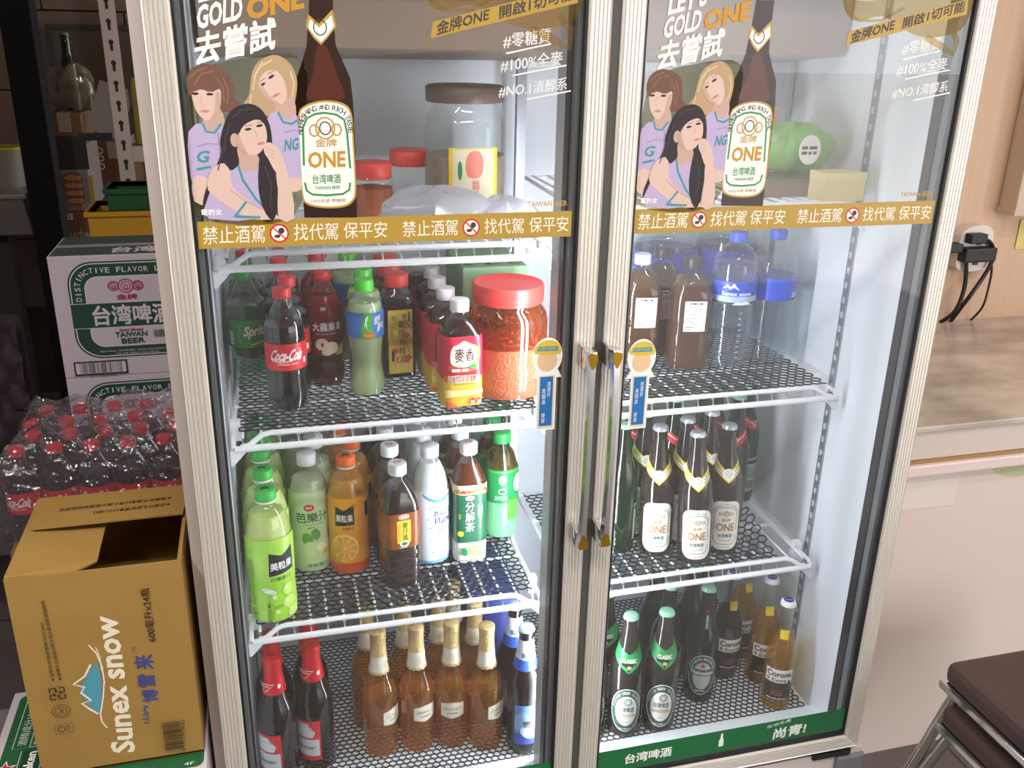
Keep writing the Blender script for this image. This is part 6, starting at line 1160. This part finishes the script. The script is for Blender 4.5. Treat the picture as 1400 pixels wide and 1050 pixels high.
# yellow crate, green crate
def crate(name, label, x0, x1, y0, y1, z0, z1, mat):
    T = thing(name, label, 'crate', (x0, y0, z0)); w, d, h = x1 - x0, y1 - y0, z1 - z0; t = 0.008
    MB().box(0, w, 0, d, 0, t, mat).build('base', T)
    for nm, bx in (('front_wall', (0, w, 0, t)), ('back_wall', (0, w, d - t, d)), ('side_wall', (0, t, t, d - t)), ('side_wall', (w - t, w, t, d - t))):
        m = MB(); m.box(bx[0], bx[1], bx[2], bx[3], t, h * 0.30, mat); m.box(bx[0], bx[1], bx[2], bx[3], h * 0.66, h, mat)
        if 'side' in nm:
            for yy in (0.0, 0.45, 0.9): m.box(bx[0], bx[1], bx[2] + yy * (bx[3] - bx[2]), bx[2] + (yy + 0.1) * (bx[3] - bx[2]), h * 0.30, h * 0.66, mat)
        else:
            for xx in (0.0, 0.30, 0.60, 0.9): m.box(bx[0] + xx * w, bx[0] + (xx + 0.1) * w, bx[2], bx[3], h * 0.30, h * 0.66, mat)
        m.build(nm, T)
    m = MB(); e = 0.008
    for bx in ((-e, w + e, -e, t), (-e, w + e, d - t, d + e), (-e, t, t, d - t), (w - t, w + e, t, d - t)): m.box(*bx, h - 0.012, h, mat)
    m.build('rim', T); return T
ycr = M('yellow_crate_plastic', '#b98a1c', 0.5); gcr = M('green_crate_plastic', '#16522c', 0.45)
a, b = (-0.3167,0.879),(-0.3125,0.8016)
crate('bottle_crate', 'yellow plastic bottle crate behind the top beer carton', a[0], a[0] + 0.40, 1.36, 1.53, a[1] - 0.20, a[1], ycr)
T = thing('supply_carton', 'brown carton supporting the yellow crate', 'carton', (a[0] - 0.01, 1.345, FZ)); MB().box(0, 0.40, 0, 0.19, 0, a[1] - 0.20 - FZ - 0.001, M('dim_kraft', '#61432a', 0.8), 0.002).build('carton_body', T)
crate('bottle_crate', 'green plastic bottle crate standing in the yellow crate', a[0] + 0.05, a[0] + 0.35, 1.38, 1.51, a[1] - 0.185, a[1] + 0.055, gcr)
# back-room boxes at Y about 2.2
def bbox(name, label, pa, pb, y, d, mat, cat='box', lid=True, on=None):
    x0, x1 = pa[0], pb[0]; z1, z0 = pa[1], pb[1] if on is None else on + 0.001; T = thing(name, label, cat, (x0, y, z0))
    MB().box(0, x1 - x0, 0, d, 0, z1 - z0, mat, 0.003).build('box_body', T)
    if lid: MB().box((x1 - x0) / 2 - 0.02, (x1 - x0) / 2 + 0.02, -0.0008, d * 0.5, z1 - z0 - 0.06, z1 - z0 + 0.0008, M('packing_tape', '#8f867c', 0.4)).build('tape', T)
    return T
YB = 2.2
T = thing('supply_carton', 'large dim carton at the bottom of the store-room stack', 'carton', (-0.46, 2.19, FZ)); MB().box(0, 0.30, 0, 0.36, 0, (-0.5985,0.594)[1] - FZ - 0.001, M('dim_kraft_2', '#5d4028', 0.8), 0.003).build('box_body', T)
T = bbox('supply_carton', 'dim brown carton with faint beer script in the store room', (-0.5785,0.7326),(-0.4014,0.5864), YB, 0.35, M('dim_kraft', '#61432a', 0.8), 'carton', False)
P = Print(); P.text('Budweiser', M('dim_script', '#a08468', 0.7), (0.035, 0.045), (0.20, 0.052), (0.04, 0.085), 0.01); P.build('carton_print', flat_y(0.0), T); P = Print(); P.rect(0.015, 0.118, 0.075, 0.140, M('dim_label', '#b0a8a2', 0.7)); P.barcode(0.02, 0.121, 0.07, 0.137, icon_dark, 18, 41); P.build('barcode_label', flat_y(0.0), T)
T0 = T
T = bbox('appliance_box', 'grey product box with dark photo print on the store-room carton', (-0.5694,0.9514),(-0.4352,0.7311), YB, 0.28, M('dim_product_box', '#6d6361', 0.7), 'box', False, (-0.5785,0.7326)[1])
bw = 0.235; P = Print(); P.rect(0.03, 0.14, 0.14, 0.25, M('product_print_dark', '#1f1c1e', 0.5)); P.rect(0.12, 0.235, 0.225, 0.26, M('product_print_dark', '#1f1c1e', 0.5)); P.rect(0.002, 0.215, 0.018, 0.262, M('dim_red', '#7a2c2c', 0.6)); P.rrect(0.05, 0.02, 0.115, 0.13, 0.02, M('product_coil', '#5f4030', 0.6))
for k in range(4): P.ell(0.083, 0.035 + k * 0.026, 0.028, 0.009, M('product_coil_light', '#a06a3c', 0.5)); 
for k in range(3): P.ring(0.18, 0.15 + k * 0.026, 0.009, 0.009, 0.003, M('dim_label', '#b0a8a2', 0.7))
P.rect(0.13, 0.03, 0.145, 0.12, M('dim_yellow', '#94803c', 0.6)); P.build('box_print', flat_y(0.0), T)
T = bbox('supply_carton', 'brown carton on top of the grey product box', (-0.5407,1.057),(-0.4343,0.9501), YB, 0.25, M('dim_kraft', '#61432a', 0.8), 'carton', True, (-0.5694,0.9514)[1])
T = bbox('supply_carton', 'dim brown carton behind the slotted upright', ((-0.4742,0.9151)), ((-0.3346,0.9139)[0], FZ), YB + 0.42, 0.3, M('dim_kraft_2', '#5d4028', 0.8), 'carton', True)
o = MB().box(-0.055, 0.055, -0.004, 0.004, 0.0, 0.17, M('dim_card_grey', '#7d7876', 0.7)).build('leaning_card'); c = (-0.3773,1.0023); o.location = (c[0], YB + 0.05, c[1] - 0.02); o.rotation_euler = (-0.15, 0.35, 0); tag(o, 'grey card leaning beside the slotted upright', 'card')
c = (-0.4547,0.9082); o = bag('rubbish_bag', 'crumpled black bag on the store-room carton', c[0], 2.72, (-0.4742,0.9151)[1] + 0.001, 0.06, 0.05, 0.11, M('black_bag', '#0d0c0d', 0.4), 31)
c = (-0.4644,1.0425)
bag('bottle_bag', 'clear plastic bag of green bottles on top of the carton', c[0], YB + 0.09, (-0.5407,1.057)[1] + 0.001, 0.075, 0.06, 0.15, CL('bag_film', '#e6ddd0', 1.2, 0.1, 0.22, '#c9bba8'), 33)
gb = CL('dim_green_glass', '#3f6a3c', 1.2, 0.05, 0.3, '#264a26')
for k, (dx, dy) in enumerate(((0.0, 0.0), (-0.03, 0.035), (0.035, 0.03))):
    root, pf = make_bottle('green_glass_bottle', beer_prof(0.25 if k == 0 else 0.13, 0.026), gb, None, 0, ('crown', 0.013, (0.25 if k == 0 else 0.13) - 0.008, 0.25 if k == 0 else 0.13, M('dull_green_cap', '#5a7d55', 0.4)))
    root.location = (c[0] + dx, YB + 0.09 + dy, (-0.5407,1.057)[1] + 0.001); tag(root, ['tall green bottle sticking out of the clear bag', 'short green bottle at the left inside the clear bag', 'short green bottle at the right inside the clear bag'][k], 'bottle')
# dark framed board on the tile wall
a, b = (-0.6186,1.3106),(-0.4527,0.8689)
T = thing('framed_board', 'dark framed board against the tiled wall', 'board', (a[0], 2.95, b[1])); w, h = b[0] - a[0] + 0.2, a[1] - b[1]
MB().box(0, w, 0, 0.02, 0, h, M('board_face', '#43382f', 0.5)).build('board_face', T); MB().box(-0.02, 0.0, -0.01, 0.02, 0, h, M('board_frame', '#2b2522', 0.5)).build('board_frame', T); MB().box(-0.02, w, -0.01, 0.02, h, h + 0.02, M('board_frame', '#2b2522', 0.5)).build('board_frame', T)
# far left: pale basin, yellow bucket, brown padded cloth
a, b = (-0.8015,0.7487),(-0.7267,0.6209)
T = thing('wash_basin', 'pale wash basin at the left edge of the picture', 'basin', (a[0], 2.4, FZ))
MB().prism([(0.05, a[1] - FZ - 0.14), (0.3, a[1] - FZ - 0.14), (0.34, a[1] - FZ), (-0.02, a[1] - FZ)], -0.2, 0.11, 'x', M('dim_basin_white', '#89817b', 0.3)).build('basin_bowl', T); MB().box(-0.08, 0.0, 0.15, 0.25, 0, a[1] - FZ - 0.139, M('basin_leg', '#3a3533', 0.6)).build('pedestal', T); MB().box(-0.22, 0.125, -0.03, 0.35, a[1] - FZ, a[1] - FZ + 0.02, M('dim_basin_white', '#89817b', 0.3), 0.008).build('basin_rim', T)
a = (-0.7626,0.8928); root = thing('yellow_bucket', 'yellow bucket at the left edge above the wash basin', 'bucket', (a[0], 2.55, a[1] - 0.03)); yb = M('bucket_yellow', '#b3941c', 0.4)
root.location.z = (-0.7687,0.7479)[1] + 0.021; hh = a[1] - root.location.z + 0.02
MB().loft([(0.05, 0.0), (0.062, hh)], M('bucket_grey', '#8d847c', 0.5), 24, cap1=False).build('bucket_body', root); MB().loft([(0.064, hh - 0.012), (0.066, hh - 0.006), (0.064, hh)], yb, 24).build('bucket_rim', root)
q = M('quilt_plum', '#3b2b31', 0.8); mb = MB(); vs = []; nx, nz = 24, 60
for j in range(nz + 1):
    for i in range(nx + 1):
        u, v = i / nx, j / nz; vs.append((0.22 * u, -0.022 * abs(math.sin(PI * (4 * u + 7 * v))) ** 0.5 * abs(math.sin(PI * (4 * u - 7 * v))) ** 0.5, 0.75 * v))
N = len(vs); mb.add(vs + [(x, 0.03, z) for x, y, z in vs], [(j * (nx + 1) + i, j * (nx + 1) + i + 1, (j + 1) * (nx + 1) + i + 1, (j + 1) * (nx + 1) + i) for j in range(nz) for i in range(nx)] + [(N, N + nz * (nx + 1), N + nz * (nx + 1) + nx, N + nx)], q, True)
c = (-0.5091,0.6012); o = mb.build('quilted_backrest'); o.location = (c[0] - 0.2, 1.2, FZ + 0.12); tag(o, 'dark plum quilted chair back at the left edge', 'chair back')

# ================================================================ right of the fridge
ctop = M('stained_counter_top', '#d6c8bd', 0.22, noise=(7.0, 0.8, '#857c70', (0.8, 1.5, 1)))
T = thing('counter', 'white counter with stained top along the beige wall', 'counter', (1.40, 0.20, FZ)); cz = 0.62
cf = M('counter_front_white', '#d3c1b7', 0.4)
def att2(mb, nm): o = mb.build(nm, T); o.location = (-1.40, -0.20, -FZ); return o
CX0 = 1.262
att2(MB().box(CX0, 3.0, 0.165, 0.797, cz - 0.012, cz, ctop, 0.002), 'counter_top'); att2(MB().box(CX0, 3.0, 0.172, 0.79, cz - 0.075, cz - 0.0125, M('counter_edge', '#c9b9ae', 0.35)), 'edge_board')
att2(MB().box(CX0, 3.0, 0.168, 0.79, cz - 0.083, cz - 0.0755, M('counter_gold_trim', '#9a7648', 0.35, 0.3)), 'trim_strip'); att2(MB().box(CX0, 3.0, 0.158, 0.79, cz - 0.108, cz - 0.0835, M('counter_ledge', '#d9c5bf', 0.35), 0.003), 'ledge')
att2(MB().box(CX0, 3.0, 0.178, 0.79, FZ, cz - 0.1085, cf), 'front_panel')
a, b = (1.3518,0.5471),(1.4943,0.4264); att2(MB().box(a[0], b[0], 0.1765, 0.1785, b[1], a[1], M('paper_patch', '#d8c8be', 0.6)), 'paper_patch')
P = Print(); a = (1.626,0.5107); P.ell(a[0] + 0.02, a[1], 0.075, 0.034, M('green_paper', '#b3b487', 0.6), 30); att2_ = P.build('green_sticker', flat_y(0.178), T); att2_.location = (-1.40, -0.20, -FZ)
# wall sockets and plugs
a = (1.945,0.8289)
T = thing('socket_adapter', 'white round multi-socket adapter with red switches on the beige wall', 'socket', (a[0], 0.80, a[1])); pw = M('socket_white', '#dcd3cf', 0.4)
m = MB(); m.prism(catmull([(-0.045, 0.045), (0.0, 0.062), (0.045, 0.050), (0.055, 0.0), (0.045, -0.050), (0.0, -0.062), (-0.045, -0.050), (-0.05, 0.0)], 4), -0.035, 0.0, 'y', pw); m.build('adapter_body', T)
for zz_ in (0.022, -0.032):
    MB().box(0.002, 0.016, -0.039, -0.035, zz_ - 0.012, zz_ + 0.014, M('switch_dark', '#3a1514', 0.4)).build('switch', T); MB().box(0.005, 0.013, -0.0405, -0.039, zz_ - 0.002, zz_ + 0.009, M('switch_glow', '#ff3a1c', 0.4, emit=2.0)).build('switch_lamp', T)
bk = M('cable_black', '#141214', 0.45)
def cable(name, label, plug, path, r=0.005):
    T = thing(name, label, 'cable', path[0]); o = Vector(path[0])
    plug.build('plug', T) ; MB().tube([Vector(p) - o for p in path], r, bk, 8).build('cord', T); return T
def bez(pts, n=6):
    out = []
    for i in range(len(pts) - 1):
        p0 = pts[max(i - 1, 0)]; p1 = pts[i]; p2 = pts[i + 1]; p3 = pts[min(i + 2, len(pts) - 1)]
        for k in range(n):
            t = k / n; out.append(tuple(0.5 * (2 * p1[d] + (p2[d] - p0[d]) * t + (2 * p0[d] - 5 * p1[d] + 4 * p2[d] - p3[d]) * t * t + (3 * p1[d] - p0[d] - 3 * p2[d] + p3[d]) * t ** 3) for d in range(3)))
    return out + [pts[-1]]
Y_ = 0.755
def PT(p, y=Y_): return (p[0], y, p[1])
w1 = [(1.9376,0.8585),(1.9765,0.8493),(1.9962,0.825),(1.9979,0.7892),(1.9747,0.7401),(1.9442,0.6909),(1.9357,0.6255)]
cable('power_cable', 'black power cable from the upper right socket', MB().box(-0.03, 0.02, -0.016, 0.012, -0.012, 0.014, bk, 0.004), bez([PT(p) for p in w1[:-1]] + [(w1[-1][0], 0.79, cz)]), 0.0055)
w2 = [(1.888,0.8369),(1.9094,0.8126),(1.9209,0.7825),(1.9278,0.7222),(1.9135,0.6618),(1.9035,0.6232)]
cable('power_cable', 'black power cable from the lower left socket', MB().box(-0.05, -0.0, -0.016, 0.014, -0.012, 0.012, bk, 0.004), bez([PT(p) for p in w2[:-1]] + [(w2[-1][0], 0.79, cz)]), 0.0055)
w3 = [(1.9814,0.8098),(2.0032,0.777),(2.0057,0.7183),(1.999,0.6674),(2.0018,0.6257)]
cable('adapter_cable', 'thin cable hanging from the black power adapter', MB().box(-0.085, 0.012, -0.02, 0.02, -0.012, 0.026, bk, 0.005), bez([PT(p) for p in w3[:-1]] + [(w3[-1][0], 0.79, cz)]), 0.003)
a, b = (2.0096,1.0197),(2.0222,0.9245)
T = thing('wall_trunking', 'cream trunking box running up the beige wall', 'trunking', (b[0], 0.735, b[1])); MB().box(0, 0.14, 0, 0.063, 0, 1.1, M('trunking_cream', '#cbb8a2', 0.45), 0.004).build('trunking_cover', T); MB().box(-0.004, 0.144, -0.003, 0.064, -0.006, 0.008, M('trunking_cream', '#cbb8a2', 0.45), 0.002).build('end_cap', T)
a, b = (2.1047,0.8957),(2.1353,0.8144); o = MB().box(a[0], a[0] + 0.09, 0.796, 0.7985, b[1], a[1], M('yellow_note', '#d8c87a', 0.7)).build('paper_note'); tag(o, 'yellow paper note on the wall under the trunking', 'note')
# ---- stacked stools
seatm = M('brown_seat_vinyl', '#4a3530', 0.6, noise=(40, 0.4, '#3d2b27'), bump=(90, 0.15)); under = M('seat_underside', '#1b1818', 0.7)
def stool(label, z, dx, dy):
    ox, oy = 1.318 + dx, -0.075 + dy
    T = thing('stool', label, 'stool', (ox, oy, FZ), 0, 'stacked stools beside the counter'); h = z - FZ; L = 0.36
    MB().box(0, L, -L, 0, h - 0.045, h, seatm, 0.016).build('seat', T)
    MB().box(-0.004, L + 0.004, -L - 0.004, 0.004, h - 0.062, h - 0.044, chrome, 0.004).build('seat_rim', T); MB().box(0.012, L - 0.012, -L + 0.012, -0.012, h - 0.066, h - 0.060, under).build('underside', T)
    for sx, sy in ((0, 0), (1, 0), (0, 1), (1, 1)):
        x = 0.02 + sx * (L - 0.04); y = -0.02 - sy * (L - 0.04); ex = -0.05 + sx * (L + 0.10); ey = 0.05 - sy * (L + 0.10)
        MB().tube([(x, y, h - 0.06), (x + (ex - x) * 0.3, y + (ey - y) * 0.3, h * 0.6), (ex, ey, 0.0)], 0.011, chrome, 10).build('leg', T)
    return T
stool('brown vinyl stool with chrome rim on top of the stack at the lower right', 0.245, 0, 0); stool('brown vinyl stool with chrome rim lower in the stack at the lower right', 0.155, 0.0, -0.01)
